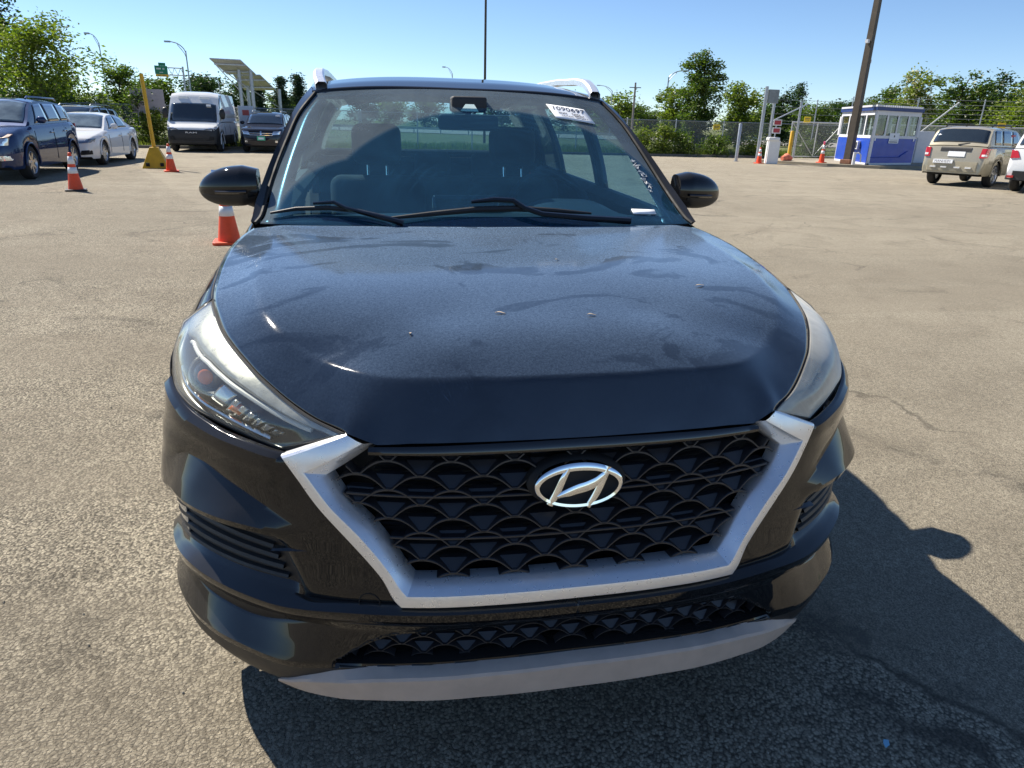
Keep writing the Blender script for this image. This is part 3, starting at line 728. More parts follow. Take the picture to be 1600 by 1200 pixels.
for sgn in (-1, 1):
    S = (lambda G: mirx(G)) if sgn < 0 else (lambda G: np.asarray(G))
    hl = thing('headlight', None, None); hl.parent = CAR
    U_, V_ = uvgrid(60, 26)
    mb = MB(); mb.grid(S(lens_patch(U_, V_, 0*U_))); mb.build('lens', MT['lens'] if sgn < 0 else MT['lens_hazy'], hl, sharp=0, solid=.002)
    # housing: deep dark tray
    dep = .010+.055*np.clip(np.minimum(np.minimum(U_/.15, (1-U_)/.12), np.minimum(V_/.15, (1-V_)/.15)), 0, 1)
    mb = MB(); mb.grid(S(lens_patch(U_, V_, dep+.012*(1-np.abs(2*V_-1))))); mb.build('housing', MT['housing'], hl, solid=.002)
    # pale brow along the upper edge, widening to the rear
    U2, W2 = uvgrid(60, 10); V2 = W2*vb(U2)
    mb = MB(); mb.grid(S(lens_patch(U2, V2, .006+.012*np.clip((W2-.75)/.25, 0, 1)**2+0*U2))); mb.build('brow_reflector', MT['brow'], hl, solid=.002)
    # light guide under the brow
    us = np.linspace(.08, .80, 40)
    mb = MB(); mb.tube([tuple(p) for p in S(lens_patch(us, vb(us)+.045, .018+0*us))], .0055, 8); mb.build('light_guide', MT['white'], hl)
    # chrome line along the bottom
    us = np.linspace(.10, .72, 40)
    mb = MB(); mb.tube([tuple(p) for p in S(lens_patch(us, .87+0*us, .016+0*us))], .0045, 6); mb.build('chrome_line', MT['chrome'], hl)
    # projector with ring
    c0 = LP(.61, .62, .052); c1 = LP(.60, .66, .0)
    ax = Vector((.22, -1., .20)).normalized(); T = ax.to_track_quat('Z', 'Y').to_matrix().to_4x4(); T.translation = Vector(c0)
    if sgn < 0:
        T = Matrix.Scale(-1, 4, (1, 0, 0)) @ T
    mb = MB(); mb.lathe([(.040*math.cos(t), .040*math.sin(t)*.62) for t in np.linspace(0, math.pi/2, 9)], 28, T); mb.build('projector', MT['projector'] if 'projector' in MT else MT.setdefault('projector', M('projector_glass', (.04, .035, .04), .06, coat=1., var=.2)), hl)
    mb = MB(); mb.lathe([(.041,-.004),(.044,.008),(.048,.010),(.050,.004),(.050,-.02)], 32, T); mb.build('projector_ring', MT['alloy'], hl)
    T2 = T.copy(); 
    mb = MB(); mb.lathe([(.018*math.cos(t), .026+.004*math.sin(t)) for t in np.linspace(0, math.pi/2, 5)], 20, T); mb.build('amber_glow_lens', MT['amber'], hl)
    # second reflector, partitions and the finned turn lamp towards the grille
    mb = MB(); mb.grid(S(lens_patch(*uvgrid(8, 8, .40, .49, .48, .80), np.full((8, 8), .040)))); mb.build('reflector', MT['clear_lens'], hl, solid=.003)
    for k in range(6):
        u0 = .34-.045*k
        mb = MB(); us = np.linspace(u0, u0+.028, 4)
        mb.grid(S(np.array([lens_patch(us, .50+0*us+.02*k, .030+0*us), lens_patch(us, .54+0*us+.02*k, .024+0*us), lens_patch(us, .80+0*us, .030+0*us), lens_patch(us, .84+0*us, .045+0*us)]))); mb.build('lamp_fin', MT['clear_lens'] if k % 2 else MT['alloy'], hl, solid=.003)
    mb = MB(); us = np.linspace(.30, .36, 5); mb.grid(S(np.array([lens_patch(us, v+0*us, .028+0*us) for v in (.56, .66, .76)]))); mb.build('turn_bulb', MT['amber'], hl, solid=.004)
    # black gasket round the lens
    ring = np.vstack([lens_patch(np.linspace(0, 1, 50), np.zeros(50), np.zeros(50)), lens_patch(np.ones(14), np.linspace(0, 1, 14), np.zeros(14)), lens_patch(np.linspace(1, 0, 50), np.ones(50), np.zeros(50)), lens_patch(np.zeros(14), np.linspace(1, 0, 14), np.zeros(14))])
    mb = MB(); mb.tube([tuple(p) for p in S(ring-np.array([0, -.003, .003]))], .0042, 6); mb.build('gasket', MT['black_matte'], hl)

# ---- wings, doors, quarters: side skin x(y, z)
GAPL = np.array(EDGE_B[11:])
BELT = np.array([(.795,1.27,1.086),(.800,1.40,1.105),(.812,1.6,1.112),(.822,2.0,1.122),(.826,2.6,1.135),(.820,3.2,1.150),(.800,3.7,1.168),(.775,4.05,1.18),(.74,4.3,1.18)])
TOPL = np.vstack([GAPL, BELT[1:]])
def xm(y): return np.interp(y, list(PLAN[10:, 1])+[3.4, 3.9, 4.2, 4.40, 4.46], list(PLAN[10:, 0])+[.935, .915, .875, .80, .74])
def x_side(y, z):
    zt = np.interp(y, TOPL[:, 1], TOPL[:, 2]); xt = np.interp(y, TOPL[:, 1], TOPL[:, 0])
    x0 = xm(y)*np.interp(z, [.15,.25,.4,.6,.75,.9,1.1], [.955,.985,1.0,1.0,.995,.985,.975])
    s = np.clip((z-.82)/np.maximum(zt-.82, .02), 0, 1)
    x1 = x0*(1-s**2.6)+xt*s**2.6
    x1 = x1+.010*np.exp(-((z-.93)/.018)**2)*np.clip((y-.8)/.3, 0, 1)*(1-s**6) - .012*np.exp(-((z-.42)/.07)**2)*np.clip((y-1.3)/.2, 0, 1)*np.clip((3.3-y)/.2, 0, 1)
    return x1
RWY = 3.62
def z_low(y):
    for c in (WY, RWY):
        if abs(y-c) < WR: return WZ+math.sqrt(WR**2-(y-c)**2)
    return .235
def panel(name, y0, y1, sgn, lowf=z_low, topf=None, ny=60, nz=26, matl=None):
    ys = np.linspace(y0, y1, ny); G = []
    for y in ys:
        z0 = lowf(y); z1 = topf(y) if topf else float(np.interp(y, TOPL[:, 1], TOPL[:, 2]))
        zs = z0+(z1-z0)*np.linspace(0, 1, nz)
        G.append(np.stack([sgn*x_side(np.full(nz, y), zs), np.full(nz, y), zs], -1))
    mb = MB(); mb.grid(np.array(G)); return mb.build(name, matl or BK, CAR, sharp=60, solid=.004)
def wing_low(y): return .84-(y-.47)/.15*.24 if y < .62 else z_low(y)
def wing_top(y): return .842+(y-.47)/.16*.112 if y < .632 else float(np.interp(y, TOPL[:, 1], TOPL[:, 2]))-.002
for sgn in (-1, 1):
    panel('wing', .472, 1.448, sgn, wing_low, wing_top, 90)
    f = panel('door', 1.454, 2.46, sgn, lambda y: .30)
    r = panel('door', 2.466, 3.24, sgn, lambda y: max(.30, z_low(y)))
    panel('quarter_panel', 3.246, 4.40, sgn, ny=80)
    mb = MB(); mb.box((sgn*.86, 1.35, .17), (sgn*.93, 3.2, .298)); mb.build('sill', MT['black_plastic'], CAR, bev=.02)
    for d, y in ((f, 2.32), (r, 3.1)):
        mb = MB(); mb.tube([(sgn*(x_side(y-.2, .93)+o), y-.2+t, .955) for t, o in ((0,.0),(.02,.03),(.1,.036),(.18,.03),(.2,.0))], .011, 8); mb.build('handle', BK, d)
    for c in (WY, RWY):
        th = np.linspace(-.35, math.pi+.35, 40); mb = MB()
        arc = np.array([(c-WR*math.cos(t), WZ+WR*math.sin(t)) for t in th]); xx = x_side(arc[:, 0], arc[:, 1])
        mb.grid(np.array([np.stack([sgn*(xx+.004), arc[:, 0]+np.cos(th)*-.045, arc[:, 1]+np.sin(th)*.045], -1) , np.stack([sgn*(xx+.016), arc[:, 0]-np.cos(th)*.02, arc[:, 1]+np.sin(th)*.02], -1), np.stack([sgn*(xx+.014), arc[:, 0], arc[:, 1]], -1), np.stack([sgn*(xx-.12), arc[:, 0], arc[:, 1]], -1)]))
        if c == RWY: mb.build('arch_trim', MT['black_plastic'], CAR)
        mb = MB(); mb.grid(np.array([np.stack([np.full(40, sgn*x), arc[:, 0], arc[:, 1]], -1) for x in (.90, .60)])); mb.build('wheel_well', MT['black_matte'], CAR)
# floor pan keeps light out from under the cabin
mb = MB(); mb.box((-.84, .30, .21), (.84, 4.3, .26)); mb.build('floor_pan', MT['black_matte'], CAR)
mb = MB(); mb.box((-.62, .66, .262), (.62, 1.28, .80)); mb.box((-.74, .385, .20), (.74, .50, .76)); mb.box((-.54, .18, .20), (.54, .38, .76)); mb.box((-.875, .462, .185), (-.68, .515, .74)); mb.box((.68, .462, .185), (.875, .515, .74)); mb.build('engine_bay_fill', MT['black_matte'], CAR)  # outer blocks added to stop sun leaking through nose and arches
# ---- wheels
def wheel(parent, x, y, r, wd, sgn, spokes=5, rim=None, name='wheel', turn=0., z=None):
    wh = bpy.data.objects.new(name, None); COL.objects.link(wh); wh.parent = parent; wh.location = (x, y, r if z is None else z)
    wh.rotation_euler = (0, 0, turn)
    T = Matrix.Rotation(R(90)*sgn, 4, 'Y'); rr = r*.68
    mb = MB(); h = wd/2
    mb.lathe([(rr, -h), (r*.86, -h*1.02), (r*.965, -h*.82), (r, -h*.55), (r, h*.55), (r*.965, h*.82), (r*.86, h*1.02), (rr, h*.9), (rr*.97, h*.7)], 40, T); mb.build('tyre', MT['rubber'], wh)
    mb = MB(); mb.lathe([(rr*1.0, h*.86), (rr*.97, h*.92), (rr*.93, h*.8), (rr*.90, h*.3), (rr*.9, -h*.6), (.02, -h*.6)], 40, T)
    mb.lathe([(r*.11, h*.55), (r*.11, h*.72), (r*.09, h*.76), (.001, h*.76)], 20, T)
    for k in range(spokes):
        t = 2*math.pi*k/spokes
        A = T @ Matrix.Rotation(t, 4, 'Z')
        w0, w1 = r*.085, r*.075*(5/spokes)**.6+.008
        V = [(r*.07, -w0, h*.70), (r*.07, w0, h*.70), (rr*.94, w1, h*.78), (rr*.94, -w1, h*.78), (r*.07, -w0, h*.4), (r*.07, w0, h*.4), (rr*.94, w1, h*.5), (rr*.94, -w1, h*.5)]
        mb.add([A @ Vector(v) for v in V], [(0,1,2,3),(0,3,7,4),(1,5,6,2),(3,2,6,7)])
    mb.build('rim', rim or MT['alloy'], wh, sharp=30)
    mb = MB(); mb.lathe([(rr*.62, -h*.2), (rr*.62, -h*.1), (.02, -h*.1)], 24, T); mb.build('brake_disc', MT['steel'], wh)
    return wh
for sgn in (-1, 1):
    for y in (WY, RWY): wheel(CAR, sgn*.80, y, .345, .22, sgn, 5)

# ---- greenhouse
PIN = np.array([(.790,1.30,1.098),(.775,1.351,1.121),(.766,1.51,1.193),(.743,1.633,1.275),(.711,1.741,1.361),(.674,1.86,1.450),(.612,1.965,1.533)])
def pin(n=40): return cr(PIN, n)
def ws(u, v):
    """windscreen: u -1..1 across, v 0 base .. 1 top"""
    E = pin(60); e = np.stack([np.interp(v, np.linspace(0, 1, 60), E[:, i]) for i in range(3)], -1)
    cy = np.interp(v, [0, .5, 1], [1.215, 1.575, 1.925]); cz = np.interp(v, [0, .25, .5, .75, 1], [1.096, 1.228, 1.350, 1.464, 1.562])
    w2 = np.abs(u)**2.3
    return np.stack([e[..., 0]*u, cy*(1-w2)+e[..., 1]*w2, cz*(1-w2)+e[..., 2]*w2], -1)
U_, V_ = np.meshgrid(np.linspace(-.985, .985, 50), np.linspace(0, 1, 40), indexing='xy')
def ws_mat():
    """windscreen: wiped arcs with painted sky-blue haze inside a dusty border, fine streaks"""
    t = NT('windscreen_dusty_skytint'); t.n.remove(t.b); c = t.coord()
    tr = t.new('ShaderNodeBsdfTransparent'); tr.inputs[0].default_value = (.36, .60, .74, 1)
    gl = t.new('ShaderNodeBsdfGlossy'); gl.inputs['Roughness'].default_value = .015
    m1 = t.new('ShaderNodeMixShader'); t.L(schlick(t, .085), m1.inputs[0]); t.L(tr.outputs[0], m1.inputs[1]); t.L(gl.outputs[0], m1.inputs[2])
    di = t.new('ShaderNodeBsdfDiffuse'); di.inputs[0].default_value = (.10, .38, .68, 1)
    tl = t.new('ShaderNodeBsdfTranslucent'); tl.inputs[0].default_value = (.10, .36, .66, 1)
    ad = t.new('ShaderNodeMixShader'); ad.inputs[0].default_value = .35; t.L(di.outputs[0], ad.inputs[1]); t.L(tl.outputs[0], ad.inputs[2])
    s = t.new('ShaderNodeSeparateXYZ'); t.L(c, s.inputs[0])
    def arc(x0, z0, r):      # distance to a wiper pivot in the glass plane
        dx = t.math('SUBTRACT', s.outputs[0], x0); dz = t.math('MULTIPLY', t.math('SUBTRACT', s.outputs[2], z0), 1.75)
        d = t.math('SQRT', t.math('ADD', t.math('POWER', dx, 2.), t.math('POWER', dz, 2.)))
        return d, t.ramp(t.math('MULTIPLY', d, 1.), [(max(0, r-.02), 1.), (min(1, r), 0.)])
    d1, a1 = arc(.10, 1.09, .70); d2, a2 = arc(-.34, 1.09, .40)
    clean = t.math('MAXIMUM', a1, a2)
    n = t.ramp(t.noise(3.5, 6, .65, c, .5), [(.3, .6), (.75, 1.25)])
    dc = t.mix(clean, (.40, .50, .56), (.10, .38, .68)); t.L(dc, di.inputs[0]); t.L(dc, tl.inputs[0])  # wiped arcs get a blue imitating sky light, the border grey dust
    st = t.noise(1., 3, .6, None); 
    wv = t.new('ShaderNodeTexWave', wave_type='RINGS', rings_direction='SPHERICAL'); wv.inputs['Scale'].default_value = 9.; wv.inputs['Distortion'].default_value = 2.; wv.inputs['Detail'].default_value = 4
    mp = t.new('ShaderNodeVectorMath', operation='SUBTRACT'); t.L(c, mp.inputs[0]); mp.inputs[1].default_value = (.1, 1.25, 1.09); t.L(mp.outputs[0], wv.inputs['Vector'])
    streak = t.math('MULTIPLY', t.ramp(wv.outputs[1], [(.80, 0.), (1., 1.)]), t.ramp(t.noise(5, 3, .6, c), [(.5, 0.), (.66, .05)]))
    f = t.math('MULTIPLY', t.math('SUBTRACT', .31, t.math('MULTIPLY', clean, .20)), n)
    sp = t.math('MULTIPLY', t.ramp(t.voro(120, c), [(0., 1.), (.10, 0.)]), t.ramp(t.noise(22, 2, .5, c), [(.56, 0.), (.68, .5)]))
    f = t.math('ADD', t.math('ADD', f, streak), sp, True)
    m2 = t.new('ShaderNodeMixShader'); t.L(f, m2.inputs[0]); t.L(m1.outputs[0], m2.inputs[1]); t.L(ad.outputs[0], m2.inputs[2])
    t.L(m2.outputs[0], t.out.inputs[0]); return t.m
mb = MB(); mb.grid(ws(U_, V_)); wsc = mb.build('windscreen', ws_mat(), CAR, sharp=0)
# printed dark border just inside the glass
MT['frit'] = M('dark_glass_border', (.012, .012, .016), .25, var=.2, nscale=40)
def wsoff(u, v, d=-.004): 
    P = ws(u, v); P[..., 1] += -d*.55; P[..., 2] += d*.8; return P
mb = MB()
vs_ = np.linspace(0, 1, 40)
for s in (-1, 1):
    wdt = np.interp(vs_, [0, .08, .12, 1], [.14, .12, .105, .09])
    mb.grid(wsoff(np.stack([s*(.988-wdt*f) for f in (0, 1)]), np.stack([vs_, vs_])))
us = np.linspace(-.99, .99, 60)
mb.grid(wsoff(np.stack([us]*3), np.stack([0*us, 0*us+.03, .062+.01*np.abs(us)**2])))
mb.grid(wsoff(np.stack([us]*3), np.stack([1-.055-.03*np.exp(-(us/.16)**2)*2.2, 0*us+.97, 0*us+1.])))
mb.build('glass_border', MT['frit'], wsc, solid=.001)
# A pillars (painted outside, pale trim inside)
POUT = np.array([(.806,1.33,1.090),(.812,1.41,1.140),(.802,1.48,1.180),(.780,1.59,1.250),(.757,1.69,1.316),(.731,1.80,1.382),(.702,1.93,1.453),(.664,2.07,1.525),(.640,2.2,1.566)])
for s in (-1, 1):
    a, b = cr(PIN, 50), cr(POUT, 50)
    mid = (a+b)/2+np.array([.010, -.012, .010])
    a2 = a+np.array([0, .002, -.010]); b2 = b+np.array([-.02, .03, -.02])
    mb = MB(); mb.grid(np.array([a2, a+np.array([.004, -.002, .004]), a*.7+mid*.3, mid, b, b2])*np.array([s, 1, 1])); mb.build('pillar', BK, CAR, sharp=60)
    mb = MB(); mb.tube([(s*(x+.002), y-.004, z+.001) for x, y, z in a], .0065, 6); mb.build('windscreen_seal', MT['black_matte'], CAR)
    mb = MB(); mb.grid(np.array([a+np.array([-.02, .02, -.012]), a+np.array([-.035, .05, -.02]), b+np.array([-.045, .06, -.015]), b+np.array([-.012, .02, -.01])])*np.array([s, 1, 1])); mb.build('pillar_trim', MT['int_grey'], CAR)
# roof
RF = [(0,1.925,1.562),(.2,1.932,1.5605),(.4,1.948,1.553),(.52,1.958,1.543),(.612,1.968,1.533)]
def roof(u, y):
    """u -1..1"""
    zc = np.interp(y, [1.925, 2.1, 2.35, 2.7, 3.1, 3.5, 3.9, 4.12], [1.563, 1.600, 1.630, 1.648, 1.650, 1.638, 1.612, 1.590])
    xe = np.interp(y, [1.925, 2.1, 2.4, 3.2, 3.9, 4.12], [.612, .638, .650, .645, .615, .59]); drop = np.interp(y, [1.925, 2.1, 2.6, 4.1], [.030, .040, .052, .050])
    return np.stack([xe*u, y+0*u, zc-drop*np.abs(u)**3.0], -1)
us = np.linspace(-1, 1, 40); ys = np.r_[np.linspace(0, 1, 50)]
G = []
for q in ys:
    y = np.interp(np.abs(us), [0, .33, .65, .85, 1], [1.925, 1.932, 1.948, 1.958, 1.968])*(1-q)+4.12*q
    G.append(roof(us, y))
mb = MB(); mb.grid(np.array(G)); rf = mb.build('roof', MT['black'], CAR, sharp=60, solid=.02)
mb = MB(); mb.grid(np.array(G)[3:-3, 2:-2]+np.array([0, 0, -.035])); mb.build('headliner', MT['int_grey'], rf)
mb = MB(); mb.grid(np.array([[(x, y, z) for x, y, z in roof(np.linspace(-.93, .93, 20), np.full(20, 4.10)+d)+np.array([0, 0, h])] for d, h in ((-.12,.004),(0,.012),(.10,.004),(.10,-.02),(0,-.03))])); mb.build('spoiler', BK, CAR)
# cant rails, B/C/D pillars, side glass, tailgate
def side_g(y, t):
    """t 0 belt .. 1 roof edge"""
    b = np.array([np.interp(y, BELT[:, 1], BELT[:, i]) for i in range(3)]); r = roof(np.array([1.]), np.array([y]))[0]
    p = b*(1-t)+r*t; p[0] += .028*math.sin(math.pi*t); p[1] = y; return p
for s in (-1, 1):
    S3 = np.array([s, 1, 1])
    ys = np.linspace(2.0, 4.12, 50)
    mb = MB(); mb.grid(np.array([[side_g(y, t)*S3 for y in ys] for t in (.86, .93, 1.0)])); mb.build('cant_rail', BK, CAR, solid=.012, sharp=60)
    def strip_(y0, y1, lean, nm, m):
        mb = MB(); mb.grid(np.array([[side_g(y0+f*(y1-y0)+lean*t, t)*S3+np.array([s*.002, 0, 0]) for t in np.linspace(-.02, .9, 12)] for f in (0, 1)])); mb.build(nm, m, CAR, solid=.03, sharp=60)
    strip_(2.42, 2.56, .06, 'door_pillar', MT['gloss_black'])
    strip_(3.26, 3.36, .10, 'door_pillar', MT['gloss_black'])
    strip_(3.72, 4.10, .02, 'rear_pillar', BK)
    def pane(y0, y1, l0, l1, nm, m):
        mb = MB(); mb.grid(np.array([[side_g((y0+l0*t)*(1-f)+(y1+l1*t)*f, t)*S3-np.array([s*.006, 0, 0]) for f in np.linspace(0, 1, 14)] for t in np.linspace(.0, .88, 10)])); mb.build(nm, m, CAR, sharp=0)
    pane(1.46, 2.44, .60, .06, 'side_window', MT['side_glass'])
    pane(2.55, 3.28, .06, .10, 'side_window', MT['side_glass'])
    pane(3.36, 3.74, .10, .02, 'side_window', MT['tint_glass'])
    # inner door cards
    mb = MB(); mb.grid(np.array([[(s*(x_side(y, z)-.09), y, z) for y in np.linspace(1.4, 3.4, 20)] for z in (.3, .7, .95, 1.09)])); mb.build('door_card', MT['int_dark'], CAR)
    mb = MB(); mb.grid(np.array([[(s*(np.interp(y, BELT[:, 1], BELT[:, 0])-o), y, np.interp(y, BELT[:, 1], BELT[:, 2])-h) for y in np.linspace(1.38, 3.7, 30)] for o, h in ((.0, .004), (.05, -.004), (.09, .03))])); mb.build('window_ledge', MT['int_dark'], CAR)
    # roof rail: flat silver bow
    yr = np.linspace(0, 1, 40); Y_ = 1.985+yr*1.95
    hgt = .030*np.clip(np.sin(np.pi*np.clip(yr, 0, 1))*3.0, 0, 1)
    ctr = np.array([roof(np.array([.945]), np.array([y]))[0] for y in Y_])*S3
    prof = [(-.022,-.012),(-.022,.010),(-.014,.018),(.014,.018),(.024,.008),(.024,-.014)]
    mb = MB(); mb.grid(np.array([[c+np.array([s*px, 0, pz+h+.012]) for px, pz in prof+prof[:1]] for c, h in zip(ctr, hgt)]))
    mb.build('roof_rail', MT['silver'], CAR, sharp=30)
mb = MB()
us = np.linspace(-1, 1, 20)
tg = np.array([[(x*(1-.0*k), y, z) for x, y, z in np.stack([.60*us*(1+k*.28), 4.13+.16*k-.06*np.abs(us)**2+0*us, 1.585-.40*k-.045*np.abs(us)**3*(1-k)], -1)] for k in (0., .12, .9, 1.)])
G2 = np.array([np.stack([.60*us*(1+k*.28)*np.interp(k, [0, 1, 3], [1, 1, .98]), 4.13+.16*min(k, 1)+.05*np.clip(k-1, 0, 1)-.07*np.abs(us)**2, 1.585-.40*k-.045*np.abs(us)**3*max(0, 1-k)], -1) for k in (1., 1.15, 1.6, 2.1, 2.5)])
G2[..., 0] = np.clip(G2[..., 0], -.80, .80)
mb.grid(G2); tailg = mb.build('tailgate', BK, CAR, solid=.02)
mb = MB(); mb.grid(tg[1:3]); mb.build('rear_window', MT['side_glass'], tailg)
mb = MB(); mb.grid(tg[2:4]+np.array([0, .003, 0])); mb.build('window_edge', MT['gloss_black'], tailg)
aa = np.linspace(-1, 1, 30)
mb = MB(); mb.grid(np.array([np.stack([.86*aa*f, 4.42-.16*np.abs(aa)**3+d+0*aa, z+0*aa], -1) for z, d, f in ((.66, -.04, .98), (.62, .02, 1.), (.45, .03, 1.), (.28, -.02, .98), (.2, -.15, .95))])); mb.build('rear_bumper', MT['black_plastic'], CAR, solid=.01)
for s in (-1, 1):
    mb = MB(); mb.grid(np.array([[(s*(.60+.24*f), 4.40-.10*f**2-.08*f, z) for f in np.linspace(0, 1, 8)] for z in (.92, 1.0, 1.06)])); mb.build('tail_light', MT['red_lens'], CAR, solid=.03)

# ---- cowl, wipers
mb = MB(); us = np.linspace(-.79, .79, 50)
cy = lambda x: 1.20+.075*np.abs(x/.79)**2
mb.grid(np.array([np.stack([us, cy(us)+d, 1.082+h-.014*np.abs(us/.79)**2+0*us], -1) for d, h in ((-.03,-.02),(.004,.0),(.03,.012),(.06,.022),(.09,.03))])); mb.build('cowl', MT['black_plastic'], CAR, solid=.004)
for s in (-1, 1):
    mb = MB(); mb.box((s*.69 if s > 0 else -.80, 1.215, 1.0), (s*.80 if s > 0 else -.69, 1.36, 1.080)); mb.build('cowl_corner_fill', MT['black_plastic'], CAR, smooth=False)  # filler added to stop sun passing through the gap below the pillar
def blade(P, Q, w_, nm, parent):
    mb = MB(); mb.tube(P, w_, 6); return mb.build(nm, MT['black_plastic'], parent)
def on_ws(x, v, h=.012):
    u = x/float(np.interp(v, np.linspace(0, 1, 60), pin(60)[:, 0])); p = ws(np.array([u]), np.array([v]))[0]; return (p[0], p[1]-h*.5, p[2]+h)
w1 = thing('wiper', None, None); w1.parent = CAR
mb = MB(); mb.tube([on_ws(-.745, .055), on_ws(-.66, .085), on_ws(-.55, .090), on_ws(-.45, .070), on_ws(-.36, .040)], [.004,.007,.008,.007,.004], 8); mb.build('wiper_blade', MT['black_plastic'], w1)
mb = MB(); mb.tube([on_ws(-.60, .098, .024), on_ws(-.53, .10, .026), on_ws(-.49, .070, .022), on_ws(-.43, .045, .02), on_ws(-.34, .008, .02), on_ws(-.30, -.0, .012)], [.005,.007,.007,.008,.010,.012], 8); mb.build('wiper_arm', MT['gloss_black'], w1)
w2 = thing('wiper', None, None); w2.parent = CAR
mb = MB(); mb.tube([on_ws(-.34, .03), on_ws(-.20, .055), on_ws(-.04, .080), on_ws(.10, .086), on_ws(.24, .076), on_ws(.38, .060)], [.005,.009,.011,.011,.009,.004], 8); mb.build('wiper_blade', MT['black_plastic'], w2)
mb = MB(); mb.tube([on_ws(-.06, .100, .026), on_ws(.02, .108, .03), on_ws(.09, .103, .03), on_ws(.13, .070, .024), on_ws(.19, .040, .022), on_ws(.35, .015, .022), on_ws(.52, .0, .018)], [.006,.010,.010,.009,.009,.011,.013], 8); mb.build('wiper_arm', MT['gloss_black'], w2)
# paper tag and small label on the glass
u0 = lambda x, v: x/float(np.interp(v, np.linspace(0, 1, 60), pin(60)[:, 0]))
def on_glass(x, v, h): return Vector(on_ws(x, v, h))
st = []
for v in np.linspace(.895, .765, 7):
    st.append([])
    for f in np.linspace(0, 1, 6):
        k_ = (.895-v)/.13; x = .335+.025*k_+(.17+.005*k_)*f
        st[-1].append(on_ws(x, v-.012*f, .004))
mb = MB(); mb.grid(np.array(st)); sticker = mb.build('paper_tag', MT['paper'], CAR, solid=.0006, off=1)
oc = (Vector(st[0][0])+Vector(st[0][-1])+Vector(st[-1][0])+Vector(st[-1][-1]))/4
ux = (Vector(st[0][-1])-Vector(st[0][0])); uy = Vector(st[0][0])-Vector(st[-1][0])
nrm = ux.cross(uy).normalized()
text_mesh('tag_number', '1090697', .043, MT['ink'], sticker, frame(oc+uy*.25+nrm*.003, ux, uy), .0003)
for k, (u0_, v0_, L_, h_) in enumerate(((-.33, -.12, .26, .05), (-.30, -.30, .34, .035), (.02, -.10, .26, .05), (.05, -.24, .30, .06), (.06, -.36, .34, .03))):
    mb = MB()                                            # lines of print too small to read
    for i in range(int(L_/.045)):
        p = oc+ux*(u0_+i*.045)+uy*(v0_+.02*math.sin(i*2.3+k))+nrm*.004; q = p+ux*.028
        mb.add([p, q, q+uy*h_*1.6, p+uy*h_*1.6], [(0, 1, 2, 3)])
    mb.build('tag_line', MT['ink'], sticker, smooth=False, fixn=False)
lb = [[on_ws(x, v, .003) for x in (.555, .60, .655)] for v in (.108, .072)]
mb = MB(); mb.grid(np.array(lb)); mb.build('paper_label', MT['paper'], CAR, solid=.0006, off=1)
# white marker scrawl down the driver's side of the glass
for k in range(9):
    v = .50-.028*k+.006*rnd.uniform(-1, 1); x = float(np.interp(v, np.linspace(0, 1, 60), pin(60)[:, 0]))*.90
    P = [on_ws(x+.010*math.sin(2.1*i+k*1.9)+.014*rnd.uniform(-1, 1), v+.009*math.cos(1.7*i+k*2.3)+.006*rnd.uniform(-1, 1), .0015) for i in range(7)]
    mb = MB(); mb.tube([tuple(p) for p in cr(P, 20)], .0011, 4); mb.build('marker_scrawl', MT['white'], wsc)

# ---- door mirrors
for s in (-1, 1):
    mi = thing('door_mirror', None, None); mi.parent = CAR
    n1, n2 = 26, 28; G = []
    for i in range(n1):
        f = i/(n1-1)                                   # 0 inner .. 1 tip
        x = .800+.215*f
        e = max(0.02, (1-max(0, (f-.30)/.70)**2.4))**.55*(.80+.20*min(1, f/.25))
        zc = 1.195-.012*f+.006*(1-f); hz = .076*e; hy = .085*e*(1-.25*f)
        yc = 1.52+.035*f
        ring = []
        for j in range(n2):
            t = 2*math.pi*j/n2; c, q = math.cos(t), math.sin(t)
            ex = .75
            ring.append((s*x, yc-hy*math.copysign(abs(c)**ex, c)*(1. if c > 0 else .55), zc+hz*math.copysign(abs(q)**ex, q)*(1.0 if q > 0 else .85)))
        G.append(ring)
    G = np.array(G); V = G.reshape(-1, 3)
    Fc = []; fm = []
    for i in range(n1-1):
        for j in range(n2):
            Fc.append((i*n2+j, i*n2+(j+1) % n2, (i+1)*n2+(j+1) % n2, (i+1)*n2+j))
            zz_ = np.mean([V[k][2] for k in Fc[-1]]); yy_ = np.mean([V[k][1] for k in Fc[-1]])
            fm.append(1 if zz_ < 1.172 else 0)
    Fc += [tuple(range(n2)), tuple(range((n1-1)*n2, n1*n2))]; fm += [0, 0]
    ob = mesh('mirror_shell', V, Fc, [BK, MT['black_plastic']], mi, fm=fm, sharp=60)
    bm = bmesh.new(); bm.from_mesh(ob.data); bmesh.ops.recalc_face_normals(bm, faces=bm.faces); bm.to_mesh(ob.data); bm.free()
    mb = MB(); mb.grid(np.array([[(s*(.815+.16*f), 1.585+.012*f, z) for f in np.linspace(0, 1, 6)] for z in (1.145, 1.25)])); mb.build('mirror_glass', MT['chrome'], mi, solid=.004)
    mb = MB(); mb.tube([(s*.775, 1.50, 1.135), (s*.81, 1.515, 1.15), (s*.85, 1.53, 1.165)], [.03, .028, .03], 10); mb.build('mirror_arm', MT['black_plastic'], mi)
    mb = MB(); mb.grid(np.array([[(s*(.835+.11*f), 1.44+.03*f**2+d-.002, 1.186-.004*f+h) for f in np.linspace(0, 1, 10)] for d, h in ((.002,.006),(-.003,.002),(-.003,-.002),(.002,-.006))])); mb.build('repeater_lamp', MT['gloss_black'], mi)

